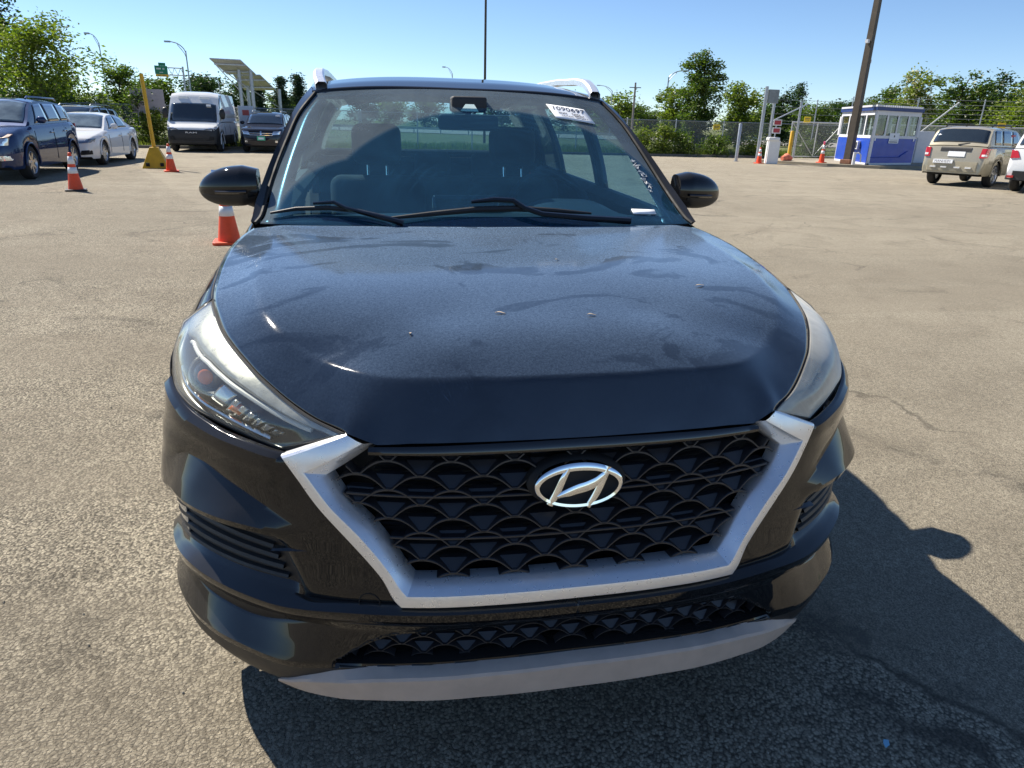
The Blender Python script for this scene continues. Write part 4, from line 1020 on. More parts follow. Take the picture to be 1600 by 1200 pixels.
# ---- cabin
mb = MB(); us = np.linspace(-.76, .76, 40)
Gd = []
for d, h in ((1.24, 1.085), (1.34, 1.098), (1.46, 1.108), (1.58, 1.100), (1.66, 1.06), (1.70, .95), (1.66, .6)):
    y = d+.05*np.abs(us/.76)**2*(1 if d < 1.5 else .3)
    hood_ = .062*np.exp(-((us-.37)/.19)**4)*np.exp(-((d-1.56)/.13)**2)
    Gd.append(np.stack([us*np.interp(d, [1.2, 1.5], [.96, 1.]), y, h+hood_-.012*np.abs(us/.76)**2], -1))
mb.grid(np.array(Gd)); dsh = mb.build('dashboard', MT['dash'], CAR, solid=.01)
mb = MB(); mb.box((-.17, 1.60, 1.02), (.10, 1.625, 1.165)); mb.build('display', MT['gloss_black'], dsh, bev=.012)
sw = thing('steering_wheel', None, None); sw.parent = CAR
Tw = Matrix.Translation((.37, 1.86, 1.06)) @ Matrix.Rotation(R(68), 4, 'X')
th = np.linspace(0, 2*math.pi, 41)
mb = MB(); mb.tube([Tw @ Vector((.185*math.cos(t), .185*math.sin(t), 0)) for t in th], .016, 10); mb.build('wheel_rim', MT['int_dark'], sw)
mb = MB(); mb.lathe([(.001, .03), (.06, .028), (.075, .0), (.06, -.03)], 20, Tw)
for t in (0, math.pi, -math.pi/2): mb.bar(Tw @ Vector((.05*math.cos(t), .05*math.sin(t), 0)), Tw @ Vector((.18*math.cos(t), .18*math.sin(t), 0)), .04, .015)
mb.build('wheel_hub', MT['int_dark'], sw)
def rbox(a, b, nm, m, parent, bev=.05, T=None):
    mb = MB(); mb.box(a, b, T=T); o = mb.build(nm, m, parent, smooth=True, sharp=0)
    bv = o.modifiers.new('bevel', 'BEVEL'); bv.width = bev; bv.segments = 4; return o
for x in (-.37, .37):
    se = thing('front_seat', None, None); se.parent = CAR
    rbox((x-.25, 2.05, .42), (x+.25, 2.58, .60), 'cushion', MT['seat'], se)
    T = Matrix.Translation((x, 2.55, .52)) @ Matrix.Rotation(R(-14), 4, 'X')
    rbox((-.25, -.06, 0), (.25, .08, .66), 'backrest', MT['seat'], se, .06, T)
    rbox((-.13, -.03, .72), (.13, .08, .93), 'headrest', MT['seat'], se, .05, T)
    for q in (-.05, .05):
        mb = MB(); mb.tube([T @ Vector((q, .02, .62)), T @ Vector((q, .02, .76))], .006, 6); mb.build('headrest_post', MT['chrome'], se)
rs = thing('rear_seat', None, None); rs.parent = CAR
rbox((-.66, 3.0, .42), (.66, 3.5, .60), 'cushion', MT['seat'], rs)
T = Matrix.Translation((0, 3.46, .52)) @ Matrix.Rotation(R(-16), 4, 'X')
rbox((-.64, -.06, 0), (.64, .08, .60), 'backrest', MT['seat'], rs, .05, T)
for x in (-.38, 0, .38): rbox((x-.12, -.03, .60), (x+.12, .07, .76), 'headrest', MT['seat'], rs, .04, T)
mv = thing('rear_view_mirror', None, None); mv.parent = CAR
rbox((-.125, 1.80, 1.405), (.125, 1.835, 1.465), 'mirror_head', MT['int_dark'], mv, .015)
rbox((-.07, 1.80, 1.475), (.075, 1.90, 1.535), 'sensor_box', MT['int_dark'], mv, .012)
mb = MB(); mb.prism([(-.035, 1.478), (.04, 1.478), (.02, 1.505), (-.015, 1.505)], .002, 1, T=Matrix.Translation((0, 1.795, 0))); mb.build('sensor_window', MT['clear_lens'], mv)
mb = MB(); mb.tube([(0, 1.82, 1.46), (0, 1.85, 1.52)], .012, 8); mb.build('mirror_stem', MT['int_dark'], mv)
for x in (-.62, -.02):
    rbox((x, 1.98, 1.515) if x < -.1 else (.10, 1.98, 1.515), (x+.46, 2.13, 1.535) if x < -.1 else (.58, 2.13, 1.535), 'sun_visor', MT['int_grey'], CAR, .008)
# =================================================================== other vehicles (front towards -y, origin under the middle of the front axle line)
def ip(P): 
    P = np.array(P, float); return lambda y: np.interp(y, P[:, 0], P[:, 1])
def vehicle(name, label, cat, loc, rz, sp, group=None):
    v = thing(name, label, cat, loc, rz, group)
    L, W = sp['L'], sp['W']; zt = ip(sp['top']); pl = ip(sp['plan']); fw_, rw_, wr = sp['fw'], sp['rw'], sp['wr']
    sill = sp.get('sill', .24); ar = wr*1.16; body = sp['paint']; lowm = sp.get('low', MT['black_plastic']); lowz = sp.get('lowz', 0.)
    def zs(y):
        for c in (fw_, rw_):
            if abs(y-c) < ar: return max(sill, wr+math.sqrt(ar**2-(y-c)**2))
        return sill+(.05 if y < .12 or y > L-.12 else 0)
    ys = sorted(set([0, .02, .05, .1, L-.1, L-.05, L-.02, L]+[fw_-ar, fw_+ar, rw_-ar, rw_+ar, fw_-ar-.001, fw_+ar+.001, rw_-ar-.001, rw_+ar+.001]+list(np.linspace(0, L, 70))+list(np.linspace(fw_-ar, fw_+ar, 18))+list(np.linspace(rw_-ar, rw_+ar, 18))))
    def sec(y):
        h = W*pl(y); t = zt(y); b = min(zs(y), t-.05); sh = sp.get('shoulder', .10)
        zz = [b, b+.10*(t-b), b+.40*(t-b), max(b+.5*(t-b), t-sh), t-.02, t, t+.012, t+.016]
        xx = [h*.955, h*.985, h, h*.985, h*.93, h*.88, h*.45, 0]
        return zz, xx
    G = []
    for y in ys:
        zz, xx = sec(y)
        G.append([(x, y, z) for z, x in zip(zz, xx)]+[(-x, y, z) for z, x in list(zip(zz, xx))[::-1][1:]])
    G = np.array(G); n = G.shape[1]
    V = G.reshape(-1, 3); Fc = []; fm = []
    for i in range(len(ys)-1):
        for j in range(n-1):
            q = (i*n+j, i*n+j+1, (i+1)*n+j+1, (i+1)*n+j); Fc.append(q)
            fm.append(1 if np.mean([V[k][2] for k in q]) < lowz+1e-6 else 0)
    Fc += [tuple(range(n)), tuple(range((len(ys)-1)*n, len(ys)*n))]; fm += [1 if lowz > .5 and sp.get('capdark') else 0, 0]
    mb = MB(); mb.V = [tuple(p) for p in V]; mb.F = Fc; mb.M = fm
    mb.build('body', [body, lowm], v, sharp=42)
    # dark tub fills arches and floor
    mb = MB(); mb.box((-W*.80, .25, sill-.02), (W*.80, L-.25, sill+.12)); mb.box((-W*.62, .3, sill), (W*.62, L-.3, .72)); mb.build('underbody', MT['black_matte'], v)
    # cabin
    cz = ip(sp['cab']); y0, y1 = sp['cab'][0][0], sp['cab'][-1][0]; tum = sp.get('tumble', .30); inset = sp.get('inset', .91)
    def cpt(y, t):
        b = zt(y)-.01; zr = max(cz(y), b+.002); h = W*pl(y)*inset
        e = zr-min(.05, (zr-b)*.3); xe = h-tum*(e-b)
        if t <= .6:
            f = t/.6; return np.array([h+(xe-h)*f+.02*math.sin(math.pi*f)*(e-b), y, b+(e-b)*f])
        f = (t-.6)/.4; a = f*math.pi/2
        return np.array([xe*(1-f), y, e+(zr-e+.02*min(1, (zr-b)))*math.sin(min(1, f*1.6)*math.pi/2)])
    yc = np.array(sorted(set(list(np.linspace(y0, y1, 44))+[p[0] for p in sp['cab']]))); ts = np.r_[np.linspace(0, .6, 6), np.linspace(.64, 1, 9)]
    Gc = np.array([[cpt(y, t) for t in ts]+[mirx(cpt(y, t)) for t in ts[::-1][1:]] for y in yc])
    mb = MB(); mb.grid(Gc); roof_o = mb.build('roof', body, v, sharp=50)
    def patch(ya, yb, ta, nm, m, off, k=14):
        yy = np.linspace(ya, yb, k); tt_ = np.linspace(ta, 1, 7)
        Gp = np.array([[cpt(y, t) for t in tt_]+[mirx(cpt(y, t)) for t in tt_[::-1][1:]] for y in yy])+np.array(off)
        mb = MB(); mb.grid(Gp); return mb.build(nm, m, v, sharp=0, solid=.004, off=0)
    a, b = sp['ws']; wsd = patch(a, b, .635, 'windshield', sp.get('wsmat', MT['bg_glass']), (0, -.007, .010))
    if sp.get('rear'): a, b = sp['rear']; patch(a, b, .635, 'rear_window', MT['bg_glass'], (0, .010, .010))
    for s in (-1, 1):
        for (ya, yb, la, lb) in sp['win']:
            rowsW = []
            for f in np.linspace(.10, .90, 6):
                r_ = []
                for g in np.linspace(0, 1, 8):
                    y = (ya+la*f)*(1-g)+(yb+lb*f)*g; p = cpt(y, .6*f); r_.append((s*(p[0]+.008), p[1], p[2]))
                rowsW.append(r_)
            mb = MB(); mb.grid(np.array(rowsW)); mb.build('side_window', MT['bg_glass'], v, sharp=0, solid=.004, off=0)
        # seams of the doors
        for y in sp.get('seams', ()):
            P = [(s*(W*pl(y)*k+.002), y, z) for k, z in ((.985, zt(y)-.12), (1.0, zt(y)*.62), (.99, sill+.12))]
            mb = MB(); mb.tube(P, .006, 4); mb.build('door_seam', MT['black_matte'], v)
        for y in sp.get('handles', ()):
            mb = MB(); mb.box((s*(W*pl(y)-.01) if s > 0 else s*(W*pl(y)+.03), y, zt(y)-.20), (s*(W*pl(y)+.03) if s > 0 else s*(W*pl(y)-.01), y+.16, zt(y)-.165)); mb.build('handle', sp.get('trim', body), v, bev=.008)
        # mirror
        ym = sp['mirror']; zc = zt(ym)+sp.get('mz', .10); ms = sp.get('ms', (.20, .13, .15))
        G_ = []
        for f in np.linspace(0, 1, 7):
            e = (1-abs(2*f-1)**3)**.5*.9+.1
            G_.append([(s*(W*pl(ym)*.95+.02+ms[0]*f), ym+math.cos(t)*ms[1]*.5*e+.03*f, zc+math.sin(t)*ms[2]*.5*e) for t in np.linspace(0, 2*math.pi, 13)])
        mb = MB(); mb.grid(np.array(G_)); mb.build('door_mirror', sp.get('mirmat', body), v, sharp=0)
        for y in (fw_, rw_): wheel(v, s*(W-.13), y, wr, .23, s, sp.get('spokes', 5), sp.get('rim'))
        # arch lips
        for c in (fw_, rw_):
            th = np.linspace(-.1, math.pi+.1, 26); P = [(s*(W*pl(c)*.992+.004), c-ar*math.cos(t), wr+ar*math.sin(t)) for t in th]
            mb = MB(); mb.tube(P, .022, 6); mb.build('arch_lip', sp.get('lip', body), v)
            mb = MB(); mb.grid(np.array([[(s*x, c-ar*math.cos(t), wr+ar*math.sin(t)) for t in th] for x in (W*.98, W*.60)])); mb.build('wheel_well', MT['black_matte'], v)
    v['_f'] = 0; del v['_f']
    yyF = np.linspace(0, .9, 220); hwF = W*np.array([pl(q) for q in yyF])*.985; ztF = np.array([zt(q) for q in yyF])
    yyB = np.linspace(L, L-.9, 220); hwB = W*np.array([pl(q) for q in yyB])*.985; ztB = np.array([max(zt(q), cz(q) if y0 <= q <= y1 else 0) for q in yyB])
    def fit(yy, hw, zz_, x, z):
        k = np.argmax(hw >= abs(x)) if (hw >= abs(x)).any() else 219
        q = np.argmax(zz_-.012 >= z) if (zz_-.012 >= z).any() else 219
        return yy[max(k, q)]
    def panel_on(poly, nm, m, d, both, yy, hw, zz_, sg, yo):
        out = []
        for s in ((1, -1) if both else (1,)):
            nU, nV = 9, 5; P = np.array(poly, float); G_ = []
            for j in range(nV):
                r_ = []
                for i in range(nU):
                    u, w_ = i/(nU-1), j/(nV-1); x, z = (1-w_)*((1-u)*P[0]+u*P[1])+w_*((1-u)*P[3]+u*P[2])
                    r_.append((s*x, fit(yy, hw, zz_, x, z)+sg*(.016+yo), z))
                G_.append(r_)
            G_ = np.array(G_); B_ = G_.copy(); B_[..., 1] -= sg*(d+.03)
            mb = MB(); mb.grid(G_); mb.grid(B_)
            for e0, e1 in ((G_[0], B_[0]), (G_[-1], B_[-1]), (G_[:, 0], B_[:, 0]), (G_[:, -1], B_[:, -1])): mb.grid(np.array([e0, e1]))
            out.append(mb.build(nm, m, v, sharp=40))
        return out
    def front(poly, nm, m, d=.03, both=True, yo=0.): return panel_on(poly, nm, m, .03, both, yyF, hwF, ztF, -1, max(0, d-.03)*.6+yo)
    def back(poly, nm, m, d=.03, both=True, yo=0.): return panel_on(poly, nm, m, .03, both, yyB, hwB, ztB, 1, max(0, d-.03)*.6+yo)
    v_tools = dict(front=front, back=back, zt=zt, pl=pl, cpt=cpt, patch=patch)
    return v, v_tools
MT['bg_glass'] = M('car_glass', (.018, .024, .028), .04, coat=1., spec=.8, var=.2, nscale=2)
MT['bg_glass_pale'] = M('car_glass_painted_reflection', (.12, .15, .16), .05, coat=1., spec=.8, var=.5, nscale=3)  # paler base colour stands in for a bright reflection on the windshield
rails = lambda v, t, y0, y1, x, h, m: [(lambda mb: (mb.tube([(s*x, y0, h-.05), (s*x, y0+.12, h), (s*x, y1-.12, h-.01), (s*x, y1, h-.06)], .022, 6), mb.build('roof_rail', m, v)))(MB()) for s in (-1, 1)]
PLAN_SUV = [(0,.74),(.04,.80),(.12,.88),(.3,.96),(.6,.99),(1.,1.),(3.6,1.),(4.2,.975),(4.45,.93),(4.6,.84),(4.9,.8)]
# ---- blue SUV, front left
blue = paint('blue_paint', (.012, .030, .095), dust=.03, metal=.25)
eq = dict(L=4.77, W=.92, wr=.355, fw=.93, rw=3.79, paint=blue, low=blue, spokes=7, sill=.25,
  top=[(0,.66),(.03,.80),(.10,.90),(.25,.97),(.7,1.06),(1.25,1.13),(1.6,1.14),(3.0,1.17),(4.2,1.20),(4.6,1.12),(4.72,.98),(4.77,.72)],
  plan=[(0,.72),(.05,.80),(.15,.89),(.35,.96),(.7,.99),(1.,1.),(3.9,1.),(4.4,.96),(4.65,.88),(4.77,.76)],
  cab=[(1.12,1.12),(1.35,1.27),(1.75,1.52),(2.05,1.655),(2.5,1.69),(3.4,1.69),(4.1,1.64),(4.35,1.52),(4.62,1.20)], ws=(1.24,1.98), rear=(4.36,4.56),
  win=[(1.62,2.55,.50,.02),(2.62,3.42,.02,.0),(3.50,4.08,.0,.02)], seams=(1.35,2.58,3.5), handles=(2.35,3.3), mirror=1.62, trim=MT['chrome'], wsmat=MT['bg_glass_pale'])
v, T_ = vehicle('parked_car', 'dark blue SUV with alloy wheels cut off by the left edge of the picture', 'car', (-8.63, 15.55, 0), R(4), eq)
for p in T_['front']([(.46,.86),(.80,.90),(.84,.96),(.60,.965)], 'headlight', MT['amberish'] if 'amberish' in MT else M('lamp_amber_clear', (.62, .45, .32), .15, coat=.6)): pass
T_['front']([(.44,.72),(.78,.74),(.80,.88),(.50,.84)], 'headlight', MT['clear_lens'])
T_['front']([(.46,.42),(.80,.44),(.82,.53),(.52,.53)], 'fog_lamp', MT['clear_lens'])
T_['front']([(-.42,.66),(.42,.66),(.48,.78),(-.48,.78)], 'grille', MT['black_matte'], both=False)
for z in (.69, .755):
    T_['front']([(-.44,z),(.44,z),(.45,z+.022),(-.45,z+.022)], 'grille_bar', MT['chrome'], .045, both=False)
T_['front']([(-.60,.30),(.60,.30),(.66,.52),(-.66,.52)], 'lower_intake', MT['black_plastic'], both=False)
rails(v, T_, 2.1, 4.1, .60, 1.735, blue)
mb = MB(); mb.box((.22, 1.40, 1.19), (.40, 1.46, 1.25)); mb.build('dash_paper', M('dash_paper', (.75, .50, .22), .7), v)
T_['back']([(.60,.95),(.86,.95),(.86,1.15),(.66,1.15)], 'tail_light', MT['red_lens'])
# ---- white saloon behind it
wp = MT['white_paint']
au = dict(L=4.73, W=.915, wr=.335, fw=.87, rw=3.69, paint=wp, low=wp, spokes=10, sill=.20, tumble=.42, inset=.90,
  top=[(0,.52),(.03,.66),(.12,.74),(.4,.82),(.9,.90),(1.30,.95),(1.7,.955),(3.4,1.0),(4.2,1.01),(4.62,.99),(4.70,.80),(4.73,.6)],
  plan=[(0,.74),(.05,.82),(.15,.90),(.4,.97),(.8,1.),(3.9,1.),(4.4,.96),(4.65,.88),(4.73,.78)],
  cab=[(1.28,.945),(1.6,1.13),(2.0,1.33),(2.25,1.40),(2.7,1.428),(3.1,1.41),(3.5,1.32),(4.0,1.10),(4.2,1.005)], ws=(1.40,2.16), rear=(3.42,4.08),
  win=[(1.72,2.62,.42,.02),(2.68,3.55,.02,-.22)], seams=(1.42,2.62,3.5), handles=(2.4,3.3), mirror=1.72, wsmat=MT['bg_glass_pale'], rim=MT['alloy'])
v, T_ = vehicle('parked_car', 'white saloon car parked directly behind the dark blue SUV', 'car', (-8.94, 20.98, 0), R(1.5), au)
T_['front']([(.46,.60),(.84,.64),(.86,.74),(.50,.70)], 'headlight', M('headlamp_blue_tint', (.10, .15, .24), .1, coat=1.))
T_['front']([(-.40,.34),(.40,.34),(.46,.66),(-.46,.66)], 'grille', MT['black_plastic'], both=False)
T_['front']([(.50,.30),(.80,.32),(.80,.44),(.56,.42)], 'side_intake', MT['black_matte'])
T_['back']([(.45,.72),(.86,.74),(.84,.90),(.45,.88)], 'tail_light', MT['red_lens'])
# ---- dark estate beyond the saloon (roof and tail show above it)
sv = paint('graphite_paint', (.07, .085, .11), dust=.03, metal=.4)
wg = dict(eq); wg.update(paint=sv, low=sv, wsmat=MT['bg_glass'], trim=sv)
v, T_ = vehicle('parked_car', 'grey SUV with roof rails mostly hidden behind the white saloon', 'car', (-12.7, 30.6, 0), R(-4), wg)
T_['front']([(.44,.74),(.80,.76),(.82,.92),(.50,.88)], 'headlight', MT['clear_lens']); T_['front']([(-.42,.62),(.42,.62),(.48,.80),(-.48,.80)], 'grille', MT['black_plastic'], both=False)
T_['back']([(.60,.95),(.86,.95),(.86,1.15),(.66,1.15)], 'tail_light', MT['red_lens'])
rails(v, T_, 2.1, 4.1, .60, 1.735, MT['steel'])
# ---- white van
vn = dict(capdark=1, L=5.4, W=1.02, wr=.35, fw=.95, rw=4.4, paint=wp, low=MT['black_plastic'], lowz=.84, sill=.28, tumble=.085, inset=.985, shoulder=.06, spokes=8, rim=MT['steel'],
  top=[(0,.80),(.04,.90),(.12,.96),(.45,1.06),(.75,1.16),(1.2,1.2),(5.3,1.2),(5.38,1.2),(5.4,1.1)],
  plan=[(0,.78),(.05,.86),(.15,.93),(.4,.985),(.8,1.),(5.2,1.),(5.4,.96)],
  cab=[(.46,1.06),(.75,1.30),(1.12,1.82),(1.28,2.00),(1.45,2.20),(1.65,2.30),(2.2,2.345),(5.1,2.345),(5.32,2.30),(5.38,1.3)], ws=(.60,1.17), rear=(5.34,5.36),
  win=[(.95,1.75,.40,.10)], seams=(.9,1.85,3.1), handles=(1.7,), mirror=.92, mz=.32, ms=(.24,.16,.42), mirmat=MT['black_plastic'])
v, T_ = vehicle('parked_van', 'white high-roof delivery van with black bumper parked by the grass', 'van', (-7.62, 30.6, 0), R(1), vn)
T_['front']([(.48,.86),(.90,.88),(.96,1.02),(.70,.98)], 'headlight', M('van_lamp', (.10, .11, .12), .1, coat=1.), .05)
T_['front']([(.62,.90),(.74,.91),(.75,.96),(.66,.95)], 'lamp_cell', MT['clear_lens'], .075); T_['front']([(.80,.91),(.90,.93),(.91,.98),(.82,.96)], 'lamp_cell', MT['clear_lens'], .075)
T_['front']([(-.90,.40),(.90,.40),(.93,.84),(-.93,.84)], 'bumper_cover', MT['black_plastic'], .05, both=False)
T_['front']([(-.46,.56),(.46,.56),(.50,.80),(-.50,.80)], 'grille', MT['black_matte'], .02, both=False)
text_mesh('badge_text', 'RAM', .085, MT['white'], v, frame((0, -.070, .755), (1, 0, 0), (0, 0, 1)) @ Matrix.Diagonal((2.6, 1, 1, 1)), .006)
for z in (.46, .52): T_['front']([(-.62,z),(.62,z),(.62,z+.02),(-.62,z+.02)], 'intake_bar', MT['rubber'], .09, both=False)
T_['front']([(.62,.46),(.84,.48),(.86,.62),(.70,.62)], 'fog_recess', MT['black_matte'], .085)
mb = MB(); mb.box((.50, 1.02, 1.78), (.68, 1.03, 1.86)); mb.build('screen_tag', MT['paper'], v)
for s in (-1, 1):
    mb = MB(); mb.box((s*.22 if s > 0 else -.62, 1.30, 2.02), (s*.62 if s > 0 else -.22, 1.36, 2.18), T=Matrix.Translation((0, .02, -.02)) @ Matrix.Rotation(0, 4, 'X')); mb.build('roof_panel_rib', wp, v, bev=.02)
    mb = MB(); mb.grid(np.array([[(s*(1.02*.985-.085*(z-1.2)+.012), y, z) for y in np.linspace(2.0, 5.1, 4)] for z in (1.35, 1.95)])); mb.build('side_panel', MT['white'], v, solid=.008, off=0)
# ---- black SUV beside the van
dk = paint('dark_blue_black_paint', (.012, .014, .022), dust=.05)
jy = dict(eq); jy.update(L=4.75, W=.915, paint=dk, low=dk, wsmat=MT['bg_glass'], rw=3.76, spokes=5,
  top=[(0,.66),(.03,.84),(.10,.92),(.25,.97),(.7,1.03),(1.2,1.08),(1.6,1.09),(4.2,1.15),(4.6,1.10),(4.75,.75)],
  cab=[(1.1,1.07),(1.35,1.22),(1.75,1.47),(2.05,1.59),(2.5,1.63),(3.6,1.62),(4.2,1.56),(4.45,1.40),(4.62,1.14)])
v, T_ = vehicle('parked_car', 'black SUV with a green tag on its nose, parked beside the white van', 'car', (-4.98, 31.0, 0), R(-1), jy)
T_['front']([(.44,.72),(.76,.75),(.80,.88),(.50,.86)], 'headlight', MT['clear_lens'])
T_['front']([(-.44,.70),(.44,.70),(.50,.86),(-.50,.86)], 'grille', MT['black_matte'], both=False)
for poly in ([(-.48,.70),(.48,.70),(.48,.725),(-.48,.725)], [(-.03,.70),(.03,.70),(.03,.87),(-.03,.87)], [(-.47,.775),(.47,.775),(.47,.80),(-.47,.80)]): T_['front'](poly, 'grille_bar', MT['chrome'], .05, both=False)
T_['front']([(-.16,.50),(.16,.50),(.16,.66),(-.16,.66)], 'plate', M('green_plate', (.10, .52, .30), .5), .05, both=False)
T_['front']([(-.11,.54),(.11,.54),(.11,.62),(-.11,.62)], 'plate_panel', MT['paper'], .06, both=False)
T_['front']([(.56,.42),(.66,.42),(.66,.50),(.56,.50)], 'fog_lamp', MT['clear_lens'])
mb = MB(); mb.box((.42, 1.72, 1.46), (.60, 1.73, 1.53)); mb.build('screen_tag', MT['paper'], v)
rails(v, T_, 2.1, 4.1, .60, 1.675, MT['steel'])
# ---- tan SUV seen from behind, right
tan = paint('champagne_paint', (.40, .36, .27), dust=.04, metal=.35); tan2 = M('champagne_cladding', (.36, .32, .23), .45, var=.05)
fe = dict(L=4.43, W=.905, wr=.36, fw=.85, rw=3.47, paint=tan, low=tan2, lowz=.60, spokes=5, sill=.33, tumble=.22, inset=.93, shoulder=.07,
  top=[(0,.72),(.05,.90),(.12,.98),(.3,1.03),(1.0,1.10),(1.3,1.13),(3.0,1.16),(4.2,1.17),(4.34,1.12),(4.40,.86),(4.43,.70)],
  plan=[(0,.78),(.05,.86),(.15,.93),(.4,.985),(.8,1.),(4.0,1.),(4.25,.975),(4.37,.93),(4.43,.88)],
  cab=[(1.12,1.11),(1.5,1.36),(1.85,1.60),(2.1,1.67),(2.8,1.70),(3.8,1.69),(4.02,1.64),(4.14,1.48),(4.30,1.17)], ws=(1.26,1.95), rear=(4.035,4.25),
  win=[(1.60,2.40,.45,.02),(2.48,3.25,.02,.02),(3.34,3.90,.02,-.04)], seams=(1.3,2.44,3.3), handles=(2.2,3.05), mirror=1.6, lip=tan2)
fwd = Vector((.883, .469)); rzE = math.atan2(-fwd.x*-1, -fwd.y*-1)   # nose direction
ang = math.atan2(fwd.y, fwd.x)+R(90)                                # local -y is the nose
axl = Vector((17.52, 18.05))
loc = axl+fwd*3.47
v, T_ = vehicle('parked_car', 'tan SUV parked tail-on with its rear window catching the sun', 'car', (loc.x, loc.y, 0), ang, fe)
T_['back']([(.68,.84),(.885,.84),(.885,1.10),(.70,1.10)], 'tail_light', MT['red_lens'], .05)
T_['back']([(.73,.88),(.85,.88),(.85,.94),(.73,.94)], 'reverse_lamp', MT['white'], .06)
T_['back']([(-.88,.44),(.88,.44),(.90,.72),(-.90,.72)], 'bumper', tan2, .06, both=False)
for x in (-.55, -.25, .12, .42): T_['back']([(x,.53),(x+.16,.53),(x+.16,.57),(x,.57)], 'reflector', MT['white'], .09, both=False, yo=.012)
T_['back']([(-.42,1.00),(.42,1.00),(.42,1.14),(-.42,1.14)], 'tailgate_trim', MT['black_plastic'], .03, both=False)
pb = T_['back']([(-.28,.86),(.18,.86),(.18,1.0),(-.28,1.0)], 'plate', MT['paper'], .04, both=False)
pl2 = T_['back']([(-.02,.655),(.52,.655),(.52,.765),(-.02,.765)], 'bumper_plate', MT['paper'], .09, both=False, yo=.014)
text_mesh('plate_text', 'MANHEIM', .10, MT['ink'], v, frame((.25, 4.515, .71), (-1, 0, 0), (0, 0, 1)))
T_['back']([(-.18,1.60),(.18,1.60),(.18,1.64),(-.18,1.64)], 'brake_light', MT['red_lens'], .03, both=False)
mb = MB(); mb.tube([(.0, 4.30, 1.20), (-.22, 4.27, 1.235), (-.30, 4.26, 1.24)], .014, 6); mb.build('rear_wiper', MT['black_plastic'], v)
rails(v, T_, 2.2, 3.8, .62, 1.76, MT['black_plastic'])
mb = MB(); mb.box((-.56, 2.45, 1.73), (.56, 2.52, 1.755)); mb.box((-.56, 3.3, 1.73), (.56, 3.37, 1.755)); mb.build('cross_bar', MT['black_plastic'], v)
mb = MB(); mb.grid(np.array([[(-.905*.93+.06, y, z) for y in (2.2, 2.55)] for z in (1.28, 1.5)])); mb.build('window_sticker', M('red_white_sticker', (.62, .12, .10), .6), v, solid=.01)
# ---- white car cut by the right edge
wc = dict(fe); wc.update(paint=wp, low=MT['black_plastic'], lowz=.52, lip=wp)
ax2 = Vector((18.0, 15.45)); loc = ax2+fwd*3.47
v, T_ = vehicle('parked_car', 'white SUV at the right edge, only its tail corner in view', 'car', (loc.x, loc.y, 0), ang, wc)
T_['back']([(.60,.92),(.885,.90),(.885,1.12),(.70,1.10)], 'tail_light', MT['red_lens'], .05)
T_['back']([(-.86,.34),(.86,.34),(.88,.58),(-.88,.58)], 'bumper', MT['black_plastic'], .06, both=False)
T_['back']([(.62,.40),(.78,.40),(.78,.46),(.62,.46)], 'reflector', MT['red_lens'], .08, yo=.012)
# =================================================================== street furniture
MT['orange'] = M('cone_orange', (.80, .075, .012), .5, var=.12, nscale=8)
MT['cone_white'] = M('reflective_band', (.72, .72, .72), .35, var=.06)
MT['yellow'] = M('yellow_paint', (.62, .36, .012), .5, var=.15, nscale=5)
def cone(label, loc, h=.71, base=None, rz=.3, top=None):
    c = thing('traffic_cone', label, 'cone', loc, rz, 'orange traffic cones')
    mb = MB(); b = .18
    mb.prism([(-b+.03, -b), (b-.03, -b), (b, -b+.03), (b, b-.03), (b-.03, b), (-b+.03, b), (-b, b-.03), (-b, -b+.03)], .035, 2); mb.build('base', base or MT['orange'], c, smooth=False, bev=.006)
    rr = lambda z: .135-(z/h)*.108
    mb = MB(); mb.lathe([(rr(.03), .034), (rr(h*.42), h*.42), (rr(h*.62), h*.62), (rr(h*.80), h*.80), (rr(h), h*.985), (rr(h)*.5, h)], 24); mb.build('cone_shell', MT['orange'], c)
    for z0, z1 in ((.46, .62), (.70, .90)):
        mb = MB(); mb.lathe([(rr(z0*h)+.0035, z0*h), (rr(z1*h)+.0035, z1*h)], 24); mb.build('reflective_band', MT['cone_white'], c, solid=.003)
    if top:
        mb = MB(); mb.lathe([(.03, h*.97), (.045, h*1.0), (.045, h*1.06), (.01, h*1.09)], 14); mb.build('cone_top', top, c)
    return c
cone('traffic cone with black base standing beside the dark blue SUV', (-6.07, 13.95, 0), base=MT['black_plastic'])
cone('traffic cone standing right beside the yellow pole base', (-5.70, 19.4, 0))
cone('traffic cone half hidden behind the mirror of the black car', (-2.13, 7.65, 0), rz=.1)
cone('traffic cone standing against the white kiosk', (17.15, 29.5, 0))
cone('traffic cone with pink top in front of the blue booth', (19.75, 28.6, .12), h=.85, top=M('pink_plastic', (.85, .10, .25), .5))
# yellow pole in a tapered yellow foot
y = thing('marker_pole', 'tall yellow steel pole in a tapered yellow concrete foot', 'pole', (-6.43, 20.8, 0), R(8))
mb = MB(); a, b = .34, .11
mb.add([(-a,-a,0),(a,-a,0),(a,a,0),(-a,a,0),(-b,-b,.56),(b,-b,.56),(b,b,.56),(-b,b,.56)], [(3,2,1,0),(4,5,6,7),(0,1,5,4),(1,2,6,5),(2,3,7,6),(3,0,4,7)]); mb.build('foot', MT['yellow'], y, smooth=False, bev=.02)
mb = MB(); mb.tube([(0, 0, .5), (-.05, 0, 2.45)], .05, 12); mb.build('pole', MT['yellow'], y)
for x in (-.18, .18):
    mb = MB(); mb.box((x-.045, -.345, .06), (x+.045, -.27, .15)); mb.build('fork_slot', MT['black_matte'], y, smooth=False)
